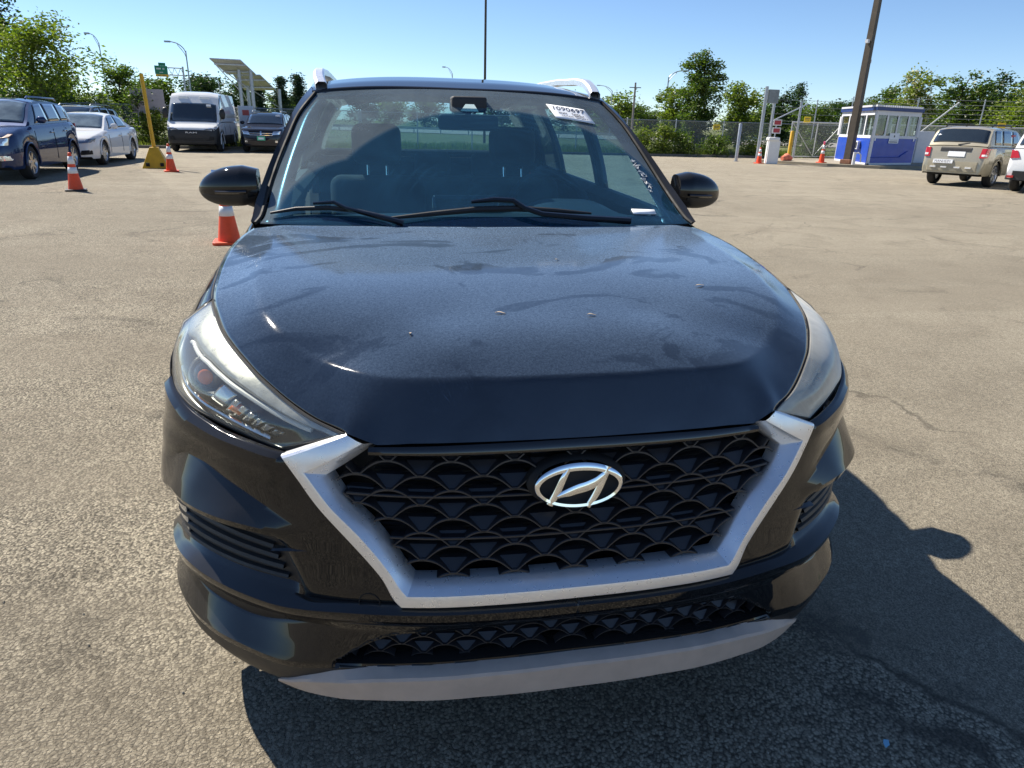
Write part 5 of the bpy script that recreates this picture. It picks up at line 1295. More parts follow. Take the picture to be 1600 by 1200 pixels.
# grey board fixed to the fence
bd = thing('notice_board', 'pale grey board on two posts in front of the fence', 'board', (-10.55, 35.9, 0))
mb = MB(); mb.box((-.72, -.02, 1.45), (.72, .02, 2.5)); mb.build('panel', M('board_grey', (.34, .30, .31), .6, var=.1), bd, smooth=False)
for x in (-.5, .5):
    mb = MB(); mb.tube([(x, .05, 0), (x, .05, 2.5)], .03, 8); mb.build('post', MT['steel'], bd)
# ---- chain-link fence
def fence(label, p, q, h, n, tall=0., strands=0, mesh_=True, name='chain_link_fence'):
    p, q = Vector(p), Vector(q); f = thing(name, label, 'fence', tuple(p), math.atan2(q.y-p.y, q.x-p.x)); L_ = (q-p).length
    pm = None; H_ = max(h, tall)
    for i in range(n+1):
        if pm is None:
            mb = MB(); mb.tube([(0, 0, 0), (0, 0, H_)], .032, 8); mb.lathe([(.04, H_), (.04, H_+.03), (.005, H_+.06)], 8); pm = mb.build('post', MT['steel'], f); o = pm
        else: o = link('post', pm.data, f)
        o.location = (L_*i/n, 0, 0)
    mb = MB(); mb.tube([(0, 0, h-.03), (L_, 0, h-.03)], .022, 6); mb.build('top_rail', MT['steel'], f)
    for k in range(strands):
        z = h+.12+(H_-h-.15)*k/max(1, strands-1); mb = MB(); mb.tube([(0, 0, z), (L_, 0, z)], .008, 4); mb.build('wire_strand', MT['steel'], f)
    if mesh_:
        mb = MB(); sp_ = .075; z1 = h-.04; w_ = .0042
        k = -int(z1/sp_)-1
        while k*sp_ < L_:
            for s in (0, 1):
                x0 = k*sp_; xa, xb, za, zb = x0, x0+z1, .02, z1
                if xa < 0: za = .02-xa; xa = 0
                if xb > L_: zb -= xb-L_; xb = L_
                if xb > xa:
                    A, B = (xa, za), (xb, zb)
                    if s: A, B = (L_-xa, za), (L_-xb, zb)
                    mb.add([(A[0]-w_, 0, A[1]), (A[0]+w_, -.003, A[1]), (B[0]+w_, -.003, B[1]), (B[0]-w_, 0, B[1]), (A[0], .004, A[1]), (B[0], .004, B[1])], [(0, 1, 2, 3), (1, 4, 5, 2), (4, 0, 3, 5)])
            k += 1
        o = mb.build('chain_link', MT['steel'], f, smooth=False, fixn=False); o['kind'] = 'stuff'
    return f
fence('grey chain-link fence running behind the parked cars and the van', (-46, 36.3, 0), (-1, 36.6, 0), 1.85, 15)
fence('grey chain-link fence in front of the tall leafy tree', (-.9, 36.62, 0), (21.6, 36.65, 0), 1.85, 8)
# gate frames and taller fence by the booth
def gate(label, p, q, h, bays, z0=.15):
    p, q = Vector(p), Vector(q); g = thing('gate', label, 'gate', tuple(p), math.atan2(q.y-p.y, q.x-p.x)); L_ = (q-p).length
    for z in (z0, h):
        mb = MB(); mb.tube([(0, 0, z), (L_, 0, z)], .035, 8); mb.build('rail', MT['pale_steel'], g)
    for i in range(bays+1):
        mb = MB(); mb.tube([(L_*i/bays, 0, z0), (L_*i/bays, 0, h)], .03, 8); mb.build('upright', MT['pale_steel'], g)
    for i in range(bays):
        a, b = (L_*i/bays, L_*(i+1)/bays) if i % 2 == 0 else (L_*(i+1)/bays, L_*i/bays)
        mb = MB(); mb.tube([(a, 0, h), (b, 0, z0)], .022, 6); mb.build('brace', MT['pale_steel'], g)
    mb = MB(); w_ = .004
    for s in (1, -1):
        k = -40
        while k*.075 < L_:
            x0 = k*.075; xa, za, xb, zb = x0, z0, x0+(h-z0), h
            if xa < 0: za -= xa; xa = 0
            if xb > L_: zb -= xb-L_; xb = L_
            if xb > xa:
                A, B = ((xa, za), (xb, zb)) if s > 0 else ((L_-xa, za), (L_-xb, zb))
                mb.add([(A[0]-w_, 0, A[1]), (A[0]+w_, -.003, A[1]), (B[0]+w_, -.003, B[1]), (B[0]-w_, 0, B[1])], [(0, 1, 2, 3)])
            k += 1
    o = mb.build('chain_link', MT['steel'], g, smooth=False, fixn=False); o['kind'] = 'stuff'
    return g
MT['pale_steel'] = M('pale_gate_steel', (.55, .56, .55), .5, metal=.3, var=.08)
gate('pale steel sliding gate with diagonal braces left of the blue booth', (21.7, 34.6, 0), (26.9, 35.6, 0), 1.9, 3)
gate('long pale steel gate behind the tan SUV', (27.6, 34.4, 0), (44, 28.5, 0), 1.9, 6)
fence('tall steel fence with strands of wire rising behind the tan SUV', (26.2, 36.2, 0), (50, 29.5, 0), 1.95, 7, tall=3.3, strands=6, name='security_fence')
fence('bare post fence with wire strands behind the blue booth', (21.8, 37.0, 0), (27.2, 36.9, 0), 1.85, 2, tall=3.1, strands=4, name='security_fence', mesh_=False)
mb = MB(); mb.bar((27.4, 34.2, .1), (30.4, 33.2, 3.1), .06); tag(mb.build('brace_pole', MT['pale_steel'], None, smooth=False), 'slanting steel brace pole behind the booth', 'pole')
# yellow warning plates hung on the fences
for i, (p, rz, lb) in enumerate((((18.35, 36.58, 1.55), 0, 'small yellow plate on the chain-link fence by the tall tree'), ((22.6, 34.7, 2.05), .1, 'small yellow plate above the gate left of the blue booth'), ((32.6, 32.4, 2.0), -.3, 'yellow plate on the gate above the tan SUV'))):
    s_ = thing('warning_plate', lb, 'sign', p, rz, 'yellow plates on the fences')
    mb = MB(); mb.box((-.20, -.02, -.14), (.20, .0, .14)); mb.build('plate', M('plate_yellow', (.80, .56, .02), .5), s_, smooth=False)
    mb = MB(); mb.box((-.15, -.024, .02), (.15, -.0205, .05)); mb.box((-.15, -.024, -.05), (.10, -.0205, -.025)); mb.build('print', MT['ink'], s_, smooth=False)
# ---- entry lane: bollards, posts, kiosk
def bollard(label, loc, h, r_, m, nm='bollard'):
    b = thing(nm, label, 'bollard', loc)
    mb = MB(); mb.lathe([(r_, 0), (r_, h-.03), (r_*.8, h), (.001, h+.01)], 16); mb.build('pipe', m, b)
    mb = MB(); mb.lathe([(r_*1.7, 0), (r_*1.7, .02), (r_, .021)], 16); mb.build('foot_plate', m, b); return b
bollard('grey steel bollard standing alone left of the kiosk', (16.9, 31.2, 0), 1.72, .075, MT['steel'])
bollard('yellow bollard right of the white kiosk', (20.3, 32.2, 0), 1.45, .09, MT['yellow'])
def mast(label, loc, h, r_=.075):
    m_ = thing('steel_post', label, 'post', loc); mb = MB(); mb.tube([(0, 0, 0), (0, 0, h)], r_, 10); mb.build('pipe', MT['steel'], m_); return m_
m_ = mast('tall grey post with a square sign box left of the kiosk', (17.2, 29.8, 0), 3.3)
mb = MB(); mb.box((.10, -.06, 2.60), (.62, .06, 3.18)); mb.build('sign_box', M('sign_back_grey', (.20, .23, .24), .6, var=.2), m_, smooth=False, bev=.02)
m_ = mast('thin grey post behind the white kiosk', (19.9, 33.6, 0), 3.0, .06)
mb = MB(); mb.bar((0, 0, 1.9), (2.1, .3, 2.8), .05); mb.build('brace', MT['steel'], m_)
m_ = mast('thin grey post right of the yellow bollard', (21.6, 33.9, 0), 2.9, .06)
k = thing('ticket_kiosk', 'white ticket kiosk with red signs on a stand', 'kiosk', (17.75, 29.5, 0), R(-20))
mb = MB(); mb.box((-.25, -.30, .0), (.25, .30, 1.02)); mb.build('cabinet', MT['white'], k, bev=.02, smooth=False)
mb = MB(); mb.box((-.29, -.36, 1.0), (.20, .34, 1.16)); mb.build('hood', MT['white'], k, bev=.04, smooth=False)
mb = MB(); mb.box((-.02, -.02, 1.1), (.03, .03, 1.95)); mb.build('stand', MT['steel'], k, smooth=False)
for z in (1.32, 1.66):
    mb = MB(); mb.box((-.14, -.06, z), (.22, -.025, z+.26)); mb.build('sign_panel', MT['white'], k, smooth=False)
    mb = MB(); mb.box((-.10, -.07, z+.04), (.18, -.0605, z+.22)); mb.build('red_sign', M('sign_red', (.42, .05, .06), .6), k, smooth=False)
# ---- island kerb and blue booth
tag((lambda mb: (mb.prism([(17.9, 30.6), (19.6, 27.9), (21.2, 26.55), (25.6, 27.6), (27.8, 31.0), (25.0, 34.0), (20.4, 33.2)], .12, 2), mb.build('traffic_island', M('island_concrete', (.30, .26, .19), .9, var=.2, nscale=2, bump=.3, bscale=20), None, smooth=False))[1])(MB()), kind='structure')
bo = thing('guard_booth', 'blue and white guard booth with windows all round on the island', 'booth', (21.15, 27.30, .12), 0)
MT['booth_blue'] = M('booth_blue', (.010, .060, .42), .45, var=.12, nscale=2, coat=.2)
MT['booth_white'] = M('booth_white', (.66, .67, .70), .5, var=.05)
ex = Vector((3.35, 1.25, 0)).normalized(); ey = Vector((1.50, 4.6, 0)).normalized(); LX, LY, HB = 3.4, 4.7, 2.36
def bp(a, b, z, o=0.): p = ex*a+ey*b; return (p.x, p.y, z)
def wall_box(face, a0, a1, z0, z1, d0, d1, nm, m, par=None, bev=0):
    """box on the front ('f', along ex) or left ('l', along ey) face; d outward"""
    mb = MB(); V = []
    for d in (d0, d1):
        for a, z in ((a0, z0), (a1, z0), (a1, z1), (a0, z1)):
            V.append(bp(a, -d, z) if face == 'f' else bp(-d, a, z))
    mb.add(V, [(0,1,2,3),(7,6,5,4),(0,4,5,1),(1,5,6,2),(2,6,7,3),(3,7,4,0)]); return mb.build(nm, m, par or bo, smooth=False, bev=bev)
for face, Lf in (('f', LX), ('l', LY)):
    wall_box(face, 0, Lf, .06, 1.12, -.06, 0, 'lower_wall', MT['booth_blue'])
    wall_box(face, 0, Lf, 1.12, 1.24, -.06, .012, 'sill_band', MT['booth_white'])
    wall_box(face, 0, Lf, 2.08, HB-.10, -.06, .012, 'head_band', MT['booth_white'])
    n = 4
    for i in range(n+1):
        a = .0+(Lf-.14)*i/n; wall_box(face, a, a+(.14 if i in (0, n) else .12), 1.24, 2.08, -.06, .010, 'mullion', MT['booth_white'])
    for i in range(n):
        a = .13+(Lf-.14)*i/n; wall_box(face, a, a+(Lf-.14)/n-.01, 1.24, 2.08, -.035, -.025, 'window', MT['booth_glass'] if 'booth_glass' in MT else MT.setdefault('booth_glass', glass('booth_glass', (.62, .70, .70), dirt=.03)))
    wall_box(face, -.02, .12, .06, HB-.10, -.02, .03, 'corner_post', MT['booth_white'])
    wall_box(face, .1, Lf, .0, .08, -.06, .02, 'base_band', MT['booth_white'])
for face, Lf, off in (('fb', LX, LY), ('rb', LY, LX)):
    mb = MB()
    for z0, z1 in ((.06, 1.2), (2.06, HB-.1)):
        A, B = (bp(0, LY, 0), bp(LX, LY, 0)) if face == 'fb' else (bp(LX, 0, 0), bp(LX, LY, 0))
        mb.bar((A[0], A[1], (z0+z1)/2), (B[0], B[1], (z0+z1)/2), .06, z1-z0)
    for i in range(5):
        f = i/4; A, B = (bp(0, LY, 0), bp(LX, LY, 0)) if face == 'fb' else (bp(LX, 0, 0), bp(LX, LY, 0))
        p = Vector(A)*(1-f)+Vector(B)*f; mb.bar((p.x, p.y, 1.2), (p.x, p.y, 2.06), .12)
    mb.build('rear_wall', MT['booth_white'], bo, smooth=False)
mb = MB(); c4 = [bp(-.12, -.12, 0), bp(LX+.12, -.12, 0), bp(LX+.12, LY+.12, 0), bp(-.12, LY+.12, 0)]
mb.prism([(p[0], p[1]) for p in c4], .16, 2, T=Matrix.Translation((0, 0, HB-.10))); mb.build('roof', M('booth_roof_blue', (.012, .035, .16), .5, var=.1), bo, smooth=False)
cm = None
for face, Lf in (('f', LX+.2), ('l', LY+.2)):
    n = int(Lf/.16)
    for i in range(n):
        a = -.1+i*.16; p = bp(a, -.125, HB+.075) if face == 'f' else bp(-.125, a, HB+.075)
        if cm is None: mb = MB(); mb.box((-.045, -.045, -.03), (.045, .045, .05)); cm = mb.build('roof_crest', MT['booth_white'], bo, smooth=False); o = cm
        else: o = link('roof_crest', cm.data, bo)
        o.location = p
wall_box('f', 1.25, 2.0, .92, 1.35, .012, .03, 'sign', MT['paper'])
wall_box('f', 1.58, 1.66, 1.18, 1.26, .030, .036, 'sign_mark', MT['black_plastic']); wall_box('f', 1.36, 1.9, 1.04, 1.08, .030, .036, 'sign_line', MT['steel']); wall_box('f', 1.30, 1.92, .96, 1.0, .030, .036, 'sign_line', MT['ink'])
wall_box('l', 1.35, 2.15, .62, .98, 0, .22, 'air_conditioner', MT['booth_white'], bev=.02); wall_box('l', 1.42, 2.08, .67, .93, .222, .23, 'grille', MT['int_dark'])
for a in (.16, LX-.25): wall_box('f', a, a+.10, 1.02, 1.12, .01, .03, 'lamp', MT['paper'], bev=.01)
mb = MB(); mb.tube([bp(.1, -.03, .33), bp(LX*.68, -.03, .33), bp(LX*.84, -.03, .58)], .02, 6); mb.build('conduit', MT['booth_blue'], bo)
mb = MB(); P = [bp(.55, 1.2, 0), bp(2.6, 1.0, 0)]
mb.box((1.2, 1.0, .9), (2.6, 1.6, .96)); mb.box((1.4, 1.2, .96), (1.7, 1.5, 1.32)); mb.build('desk', MT['int_dark'], bo, smooth=False)
mb = MB(); mb.box((1.0, .9, 1.1), (1.3, 1.15, 1.45)); mb.build('chair_back', M('orange_cloth', (.5, .12, .05), .8), bo, bev=.05, smooth=False)
mb = MB(); mb.box((1.9, 1.9, 1.2), (2.1, 2.0, 1.9)); mb.build('hung_vest', M('vest_yellow', (.45, .55, .03), .8), bo, bev=.03, smooth=False)
# white cabinet right of the booth
mb = MB(); mb.box((26.2, 30.6, .0), (27.1, 31.0, 1.6)); tag(mb.build('utility_cabinet', MT['booth_white'], None, smooth=False, bev=.02), 'plain white cabinet between the booth and the tan SUV', 'cabinet')
# orange barrier pieces lying by the booth
for i, (x, y_, r_) in enumerate(((18.9, 30.1, .3), (19.2, 30.6, 1.1))):
    mb = MB(); mb.tube([(-.3, 0, .12), (0, 0, .17), (.3, 0, .12)], [.10, .17, .10], 10); o = mb.build('safety_netting', M('netting_orange', (.70, .20, .12), .8, var=.3, nscale=12), None); o.location = (x, y_, .10); o.rotation_euler = (0, 0, r_)
    tag(o, ('rolled orange netting at the island corner, nearer the lane' , 'rolled orange netting beside the first roll, nearer the gate')[i], 'netting', 'rolls of orange netting')
# small white standpipe in front of the booth
sp_ = thing('standpipe', 'small white standpipe on the island in front of the booth', 'pipe', (20.55, 27.45, .12)); mb = MB(); mb.tube([(0, 0, 0), (0, 0, .52)], .07, 10); mb.build('pipe', MT['booth_white'], sp_); mb = MB(); mb.tube([(0, 0, .46), (.2, .02, .50), (.34, .05, .42), (.40, .06, .1)], .03, 8); mb.build('bend', MT['booth_white'], sp_)
# ---- light poles
MT['brown_steel'] = M('brown_pole_steel', (.085, .068, .050), .6, var=.15, metal=.3)
p = thing('light_pole', 'thick brown square light pole rising in front of the blue booth', 'pole', (20.62, 27.95, .12), R(25))
mb = MB(); mb.add([(-.15,-.15,0),(.15,-.15,0),(.15,.15,0),(-.15,.15,0),(-.10,-.10,9.5),(.10,-.10,9.5),(.10,.10,9.5),(-.10,.10,9.5)], [(3,2,1,0),(4,5,6,7),(0,1,5,4),(1,2,6,5),(2,3,7,6),(3,0,4,7)]); mb.build('shaft', MT['brown_steel'], p, smooth=False)
mb = MB(); mb.box((-.24, -.24, 0), (.24, .24, .20)); mb.build('base_cover', M('rust_brown', (.20, .09, .05), .8, var=.3), p, smooth=False, bev=.03)
mb = MB(); mb.box((-.5, -.2, 9.4), (.9, .2, 9.55)); mb.build('lamp_head', MT['brown_steel'], p, smooth=False)
for z, s in ((4.15, 1), (4.9, -1)):
    mb = MB(); mb.box((s*.14, -.06, z), (s*.30, .06, z+.14)); mb.build('camera_box', MT['booth_white'], p, smooth=False)
def street_lamp(label, x, y_, h, arm, r_=.08, head=True, col=None, group='street lamps along the highway'):
    s = thing('street_lamp', label, 'street lamp', (x, y_, 0), 0, group)
    mb = MB(); mb.tube([(0, 0, 0), (0, 0, h*.9)], [r_, r_*.7], 10); mb.build('shaft', col or MT['steel'], s)
    mb = MB(); mb.tube([tuple(q) for q in cr([(0, 0, h*.88), (arm*.15, 0, h*.93), (arm*.5, 0, h*.975), (arm, 0, h*.995)], 12)], r_*.5, 8)
    mb.tube([tuple(q) for q in cr([(0, 0, h*.80), (arm*.10, 0, h*.87), (arm*.5, 0, h*.965)], 10)], r_*.35, 6); mb.build('arm', col or MT['steel'], s)
    mb = MB(); mb.box((arm-.10*np.sign(arm), -.10, h*.982), (arm+.40*np.sign(arm), .10, h*1.0)); mb.build('lamp_head', MT['steel'], s, smooth=False)
def dirpt(px, dist):
    """ground position along a bearing (degrees from +y, clockwise) at a distance from the lot's corner"""
    a = math.radians(px); return (-.39+dist*math.sin(a), -1.19+dist*math.cos(a))
def bz(b, D, py, px, ): return None
x_, y_ = dirpt(-17.7, 95); street_lamp('slim street lamp rising behind the big tree on the left', x_, y_, 9.5, -.9)
x_, y_ = dirpt(-12.5, 75); street_lamp('street lamp with a curved arm behind the white van', x_, y_, 7.6, -1.3)
x_, y_ = dirpt(22.5, 70); street_lamp('street lamp with its arm reaching into the tall leafy tree', x_, y_, 6.4, 1.5)
x_, y_ = dirpt(6.2, 120); street_lamp('far street lamp just showing above the roof of the black car', x_, y_, 9.6, -1.2)
x_, y_ = dirpt(18.4, 110); street_lamp('far street lamp just right of the roof rail of the black car', x_, y_, 7.0, -2.0)
x_, y_ = dirpt(-10.6, 150); street_lamp('small far street lamp between the van and the solar panels', x_, y_, 8.2, -2.0)
p = thing('tall_mast', 'thin dark mast rising straight up behind the roof of the black car', 'mast', (*dirpt(8.67, 55), 0)); mb = MB(); mb.tube([(0, 0, 0), (0, 0, 13)], [.10, .075], 10); mb.build('shaft', MT['brown_steel'], p); mb = MB(); mb.box((-.6, -.15, 12.9), (.6, .15, 13.05)); mb.build('lamp_head', MT['brown_steel'], p, smooth=False)
p = thing('utility_pole', 'wooden utility pole left of the tall leafy tree', 'pole', (*dirpt(20.1, 100), 0)); mb = MB(); mb.tube([(0, 0, 0), (0, 0, 6.9)], [.16, .12], 10); mb.build('shaft', M('weathered_wood', (.22, .20, .18), .9, var=.3), p); mb = MB(); mb.bar((-.8, 0, 6.3), (.8, 0, 6.3), .1); mb.build('cross_arm', MT['brown_steel'], p)
# ---- green road sign on its gantry
x_, y_ = dirpt(-14.2, 150); sg = thing('road_sign', 'green overhead road sign on a steel gantry beyond the trees', 'sign', (x_, y_, 0), R(14.2))
MT['sign_green'] = M('sign_green', (.005, .17, .085), .5, var=.05)
mb = MB(); mb.box((-1.05, -.06, 8.15), (1.05, .0, 9.55)); mb.box((-.35, -.06, 9.56), (.80, .0, 10.05)); mb.build('panel', MT['sign_green'], sg, smooth=False)
mb = MB(); mb.box((-1.0, -.06, 7.75), (1.12, .0, 8.13)); mb.build('exit_strip', MT['yellow'], sg, smooth=False)
mb = MB()
for x in (-.75, -.60, -.45, -.30, -.15, .25, .42): mb.box((x, -.075, 8.92), (x+.10, -.0605, 9.18))
for x in (-.30, -.15, .0, .15): mb.box((x, -.075, 8.40), (x+.09, -.0605, 8.52))
mb.build('sign_print', MT['white'], sg, smooth=False)
text_mesh('sign_text', 'EXIT ONLY', .26, MT['ink'], sg, frame((.05, -.07, 7.94), (1, 0, 0), (0, 0, 1)), .01)
for z in (8.1, 9.3):
    mb = MB(); mb.tube([(-.9, .15, z), (3.6, .15, z)], .09, 8); mb.build('gantry_chord', MT['steel'], sg)
for i in range(5):
    mb = MB(); mb.tube([(1.2+i*.5, .15, 8.1 if i % 2 else 9.3), (1.7+i*.5, .15, 9.3 if i % 2 else 8.1)], .05, 6); mb.build('gantry_web', MT['steel'], sg)
mb = MB(); mb.tube([(3.6, .15, 0), (3.6, .15, 9.6)], .16, 10); mb.build('gantry_post', MT['steel'], sg)
# ---- solar panels on posts
def P3(b, D, z): x_, y_ = dirpt(b, D); return Vector((x_, y_, z))
MT['solar_back'] = M('solar_underside', (.40, .40, .40), .5, var=.12, nscale=3); MT['solar_face'] = M('solar_cells', (.01, .015, .05), .12, coat=1.)
for lb, cs, posts in (('upper tilted solar panel on steel posts behind the white van', [(-11.05, 39, 3.95), (-8.98, 39, 3.95), (-8.05, 41, 3.45), (-10.0, 41, 3.40)], [(-9.2, 3.6), (-8.4, 3.6)]),
                      ('lower tilted solar panel on a steel post above the black SUV', [(-9.6, 42.5, 3.45), (-7.75, 42.5, 3.50), (-6.75, 44.5, 2.85), (-8.95, 44.5, 2.80)], [(-6.55, 2.9), (-8.7, 3.0)])):
    s_ = thing('solar_panel', lb, 'solar panel', tuple(P3(cs[0][0]+1, 40, 0)))
    o0 = s_.location; C4 = [P3(*c)-o0 for c in cs]
    n_ = (C4[1]-C4[0]).cross(C4[3]-C4[0]).normalized(); n_ = n_ if n_.z > 0 else -n_
    for i in range(3):
        a, b = i/3+.006, (i+1)/3-.006
        q = [C4[0].lerp(C4[1], a), C4[0].lerp(C4[1], b), C4[3].lerp(C4[2], b), C4[3].lerp(C4[2], a)]
        mb = MB(); mb.add([tuple(v) for v in q]+[tuple(v+n_*.05) for v in q], [(0,1,2,3),(7,6,5,4),(0,4,5,1),(1,5,6,2),(2,6,7,3),(3,7,4,0)], 0); mb.M[1] = 1; mb.build('module', [MT['solar_back'], MT['solar_face']], s_, smooth=False)
    for f in (.25, .75):
        A, B = C4[0].lerp(C4[3], f), C4[1].lerp(C4[2], f); mb = MB(); mb.bar(A-n_*.04, B-n_*.04, .06); mb.build('rail', MT['steel'], s_, smooth=False)
    for b_, h_ in posts:
        q = P3(b_, 40 if 'upper' in lb else 43.5, 0)-o0; mb = MB(); mb.tube([(q.x, q.y, 0), (q.x, q.y, h_)], .085, 10); mb.build('post', MT['steel'], s_)
        mb = MB(); mb.tube([(q.x, q.y, h_-1.0), tuple(C4[0].lerp(C4[3], .3))], .025, 6); mb.build('strut', MT['steel'], s_)
# electrical cabinets between the van and the black SUV
for i, (b_, D, w_, h_, lb) in enumerate(((-9.0, 38.0, .7, 1.9, 'tall pale electrical cabinet between the van and the black SUV'), (-8.2, 38.3, 1.0, 1.35, 'low pale electrical cabinet with a red label left of the black SUV'))):
    x_, y_ = dirpt(b_, D); c = thing('electrical_cabinet', lb, 'cabinet', (x_, y_, 0), R(9))
    mb = MB(); mb.box((-w_/2, -.25, 0), (w_/2, .25, h_)); mb.build('case', MT['booth_white'], c, smooth=False, bev=.02)
    mb = MB(); mb.box((-.16, -.262, h_-.42), (.14, -.252, h_-.18)); mb.build('label_plate', M('label_red', (.55, .10, .08), .6), c, smooth=False)
# dry bits on the bonnet
for i, (x, y_, l) in enumerate(((-.115, .345, .020), (.10, .32, .018), (.455, .50, .026), (.12, .75, .012), (-.33, .27, .012))):
    z = float(hood_z(np.array(x), np.array(y_)))+.0035
    mb = MB(); mb.grid(np.array([[(-l*.6+1.2*l*f, w__*.0032*math.sin(math.pi*f)+.003*math.sin(3*f+i), .0012*math.sin(5*f)+.0012*abs(w__)) for w__ in (-1, 0, 1)] for f in np.linspace(0, 1, 8)])); o = mb.build('leaf_fragment', M('dry_leaf', (.45, .36, .27), .8, var=.3, nscale=60), None, solid=.0006); o.location = (x, y_, z-.001); o.rotation_euler = (0, 0, .4*i-.3)
    tag(o, ('dry leaf bit lying near the middle of the bonnet crease', 'dry leaf bit on the bonnet just above the emblem side', 'largest dry leaf bit on the right of the bonnet', 'tiny dry leaf bit high on the bonnet below the wiper', 'tiny dry leaf bit on the left front of the bonnet')[i], 'leaf bit', 'leaf bits on the bonnet')
# =================================================================== trees and shrubs
def leaf_mat(name, c0, c1, trans=.45):
    t = NT(name); t.n.remove(t.b)
    g = t.new('ShaderNodeNewGeometry'); c = t.coord()
    f = t.math('ADD', t.math('MULTIPLY', g.outputs['Random Per Island'], .6), t.math('MULTIPLY', t.noise(.9, 3, .6, c), .45), True)
    col = t.ramp(f, [(.2, c0), (.85, c1)])
    d = t.new('ShaderNodeBsdfDiffuse'); t.L(col, d.inputs[0]); tr = t.new('ShaderNodeBsdfTranslucent')
    tc = t.mix(1., col, (1.0, 1.25, .45), 'MULTIPLY'); t.L(tc, tr.inputs[0])
    m = t.new('ShaderNodeMixShader'); m.inputs[0].default_value = trans; t.L(d.outputs[0], m.inputs[1]); t.L(tr.outputs[0], m.inputs[2])
    gl = t.new('ShaderNodeBsdfGlossy'); gl.inputs['Roughness'].default_value = .45; gl.inputs[0].default_value = (.5, .5, .5, 1)
    m2 = t.new('ShaderNodeMixShader'); m2.inputs[0].default_value = .05; t.L(m.outputs[0], m2.inputs[1]); t.L(gl.outputs[0], m2.inputs[2])
    t.L(m2.outputs[0], t.out.inputs[0]); return t.m
LM = {'mid': leaf_mat('leaves_mid', (.030, .064, .014), (.15, .20, .032)), 'light': leaf_mat('leaves_light', (.06, .10, .016), (.27, .31, .045)),
      'dark': leaf_mat('leaves_dark', (.016, .040, .012), (.06, .10, .024), .35), 'spruce': leaf_mat('needles', (.016, .040, .02), (.05, .08, .036), .2),
      'bloom': leaf_mat('blossom', (.30, .28, .14), (.62, .56, .34), .3)}
BARK = M('bark', (.085, .070, .055), .95, var=.35, nscale=14, bump=.6, bscale=40)
def quads(name, Q, m, parent):
    n = len(Q); me = bpy.data.meshes.new(name)
    me.vertices.add(n*4); me.vertices.foreach_set('co', Q.reshape(-1).astype(np.float32)); me.loops.add(n*4); me.loops.foreach_set('vertex_index', np.arange(n*4, dtype=np.int32))
    me.polygons.add(n); me.polygons.foreach_set('loop_start', np.arange(0, n*4, 4, dtype=np.int32)); me.polygons.foreach_set('loop_total', np.full(n, 4, dtype=np.int32))
    me.materials.append(m); me.update(calc_edges=True); me.validate(); return link(name, me, parent)
def leaves(C, size, rg, flat=.35, vert=0.):
    n = len(C); a = rg.normal(size=(n, 3)); a[:, 2] *= flat; a /= np.linalg.norm(a, axis=1, keepdims=True)
    b = rg.normal(size=(n, 3)); b -= a*(a*b).sum(1, keepdims=True); b /= np.linalg.norm(b, axis=1, keepdims=True)
    s = size*rg.uniform(.6, 1.3, size=(n, 1)); a = a*s; b = b*s*.6
    nrm = np.cross(a, b); nrm /= np.linalg.norm(nrm, axis=1, keepdims=True); bend = nrm*s*.18
    return np.stack([C-a, C+b*.8+bend, C+a, C-b*.8+bend], 1)
def crown_pts(h, w, base, n, nclump, rg, shape):
    """leaf positions gathered in clumps over an uneven crown"""
    pts = []; cl = []
    k = 0
    if shape is ROUND or shape is TALL:
        nl = 9; lob = []
        for i in range(nl):
            z = base+(h-base)*(.12+.76*i/(nl-1)); f = (z-base)/(h-base); a = i*2.4+rg.uniform(-.5, .5); r_ = w/2*shape(f)*rg.uniform(.35, .72); lob.append((r_*math.cos(a), r_*math.sin(a), z, rg.uniform(.7, 1.25)))
        while len(cl) < nclump:
            x, y_, z, s = lob[int(rg.integers(nl))]; d = rg.normal(size=3)*np.array([w*.135, w*.135, (h-base)*.105])*s
            q = np.array([x, y_, z])+d
            if q[2] < base*.6 or q[2] > h*1.0: continue
            cl.append((*q, rg.uniform(.5, 1.15)))
    while len(cl) < nclump and k < nclump*30:
        k += 1; z = rg.uniform(base, h*.97); f = (z-base)/(h-base)
        r_ = w/2*shape(f)*(.78+.34*math.sin(5*rg.random()*6.28))
        a = rg.uniform(0, 6.283); q = math.sqrt(rg.uniform(.05, 1.))*r_
        cl.append((q*math.cos(a), q*math.sin(a), z, rg.uniform(.55, 1.2)))
    cl = np.array(cl); per = max(6, n//len(cl))
    for x, y_, z, s in cl:
        rc_ = w*.105*s*(nclump/60)**-.33
        p = rg.normal(size=(int(per*s), 3))*np.array([rc_, rc_, rc_*.72]); pts.append(p+np.array([x, y_, z]))
    return np.vstack(pts), cl
ROUND = lambda f: math.sqrt(max(.02, 1-(2*f-.85)**2*.75))*(1 if f < .9 else .8)
TALL = lambda f: (.62+.55*f if f < .38 else max(.12, .83-(f-.38)**1.6*1.2))
SHRUB = lambda f: math.sqrt(max(.05, 1-f**2))
CONE = lambda f: max(.06, 1-f)
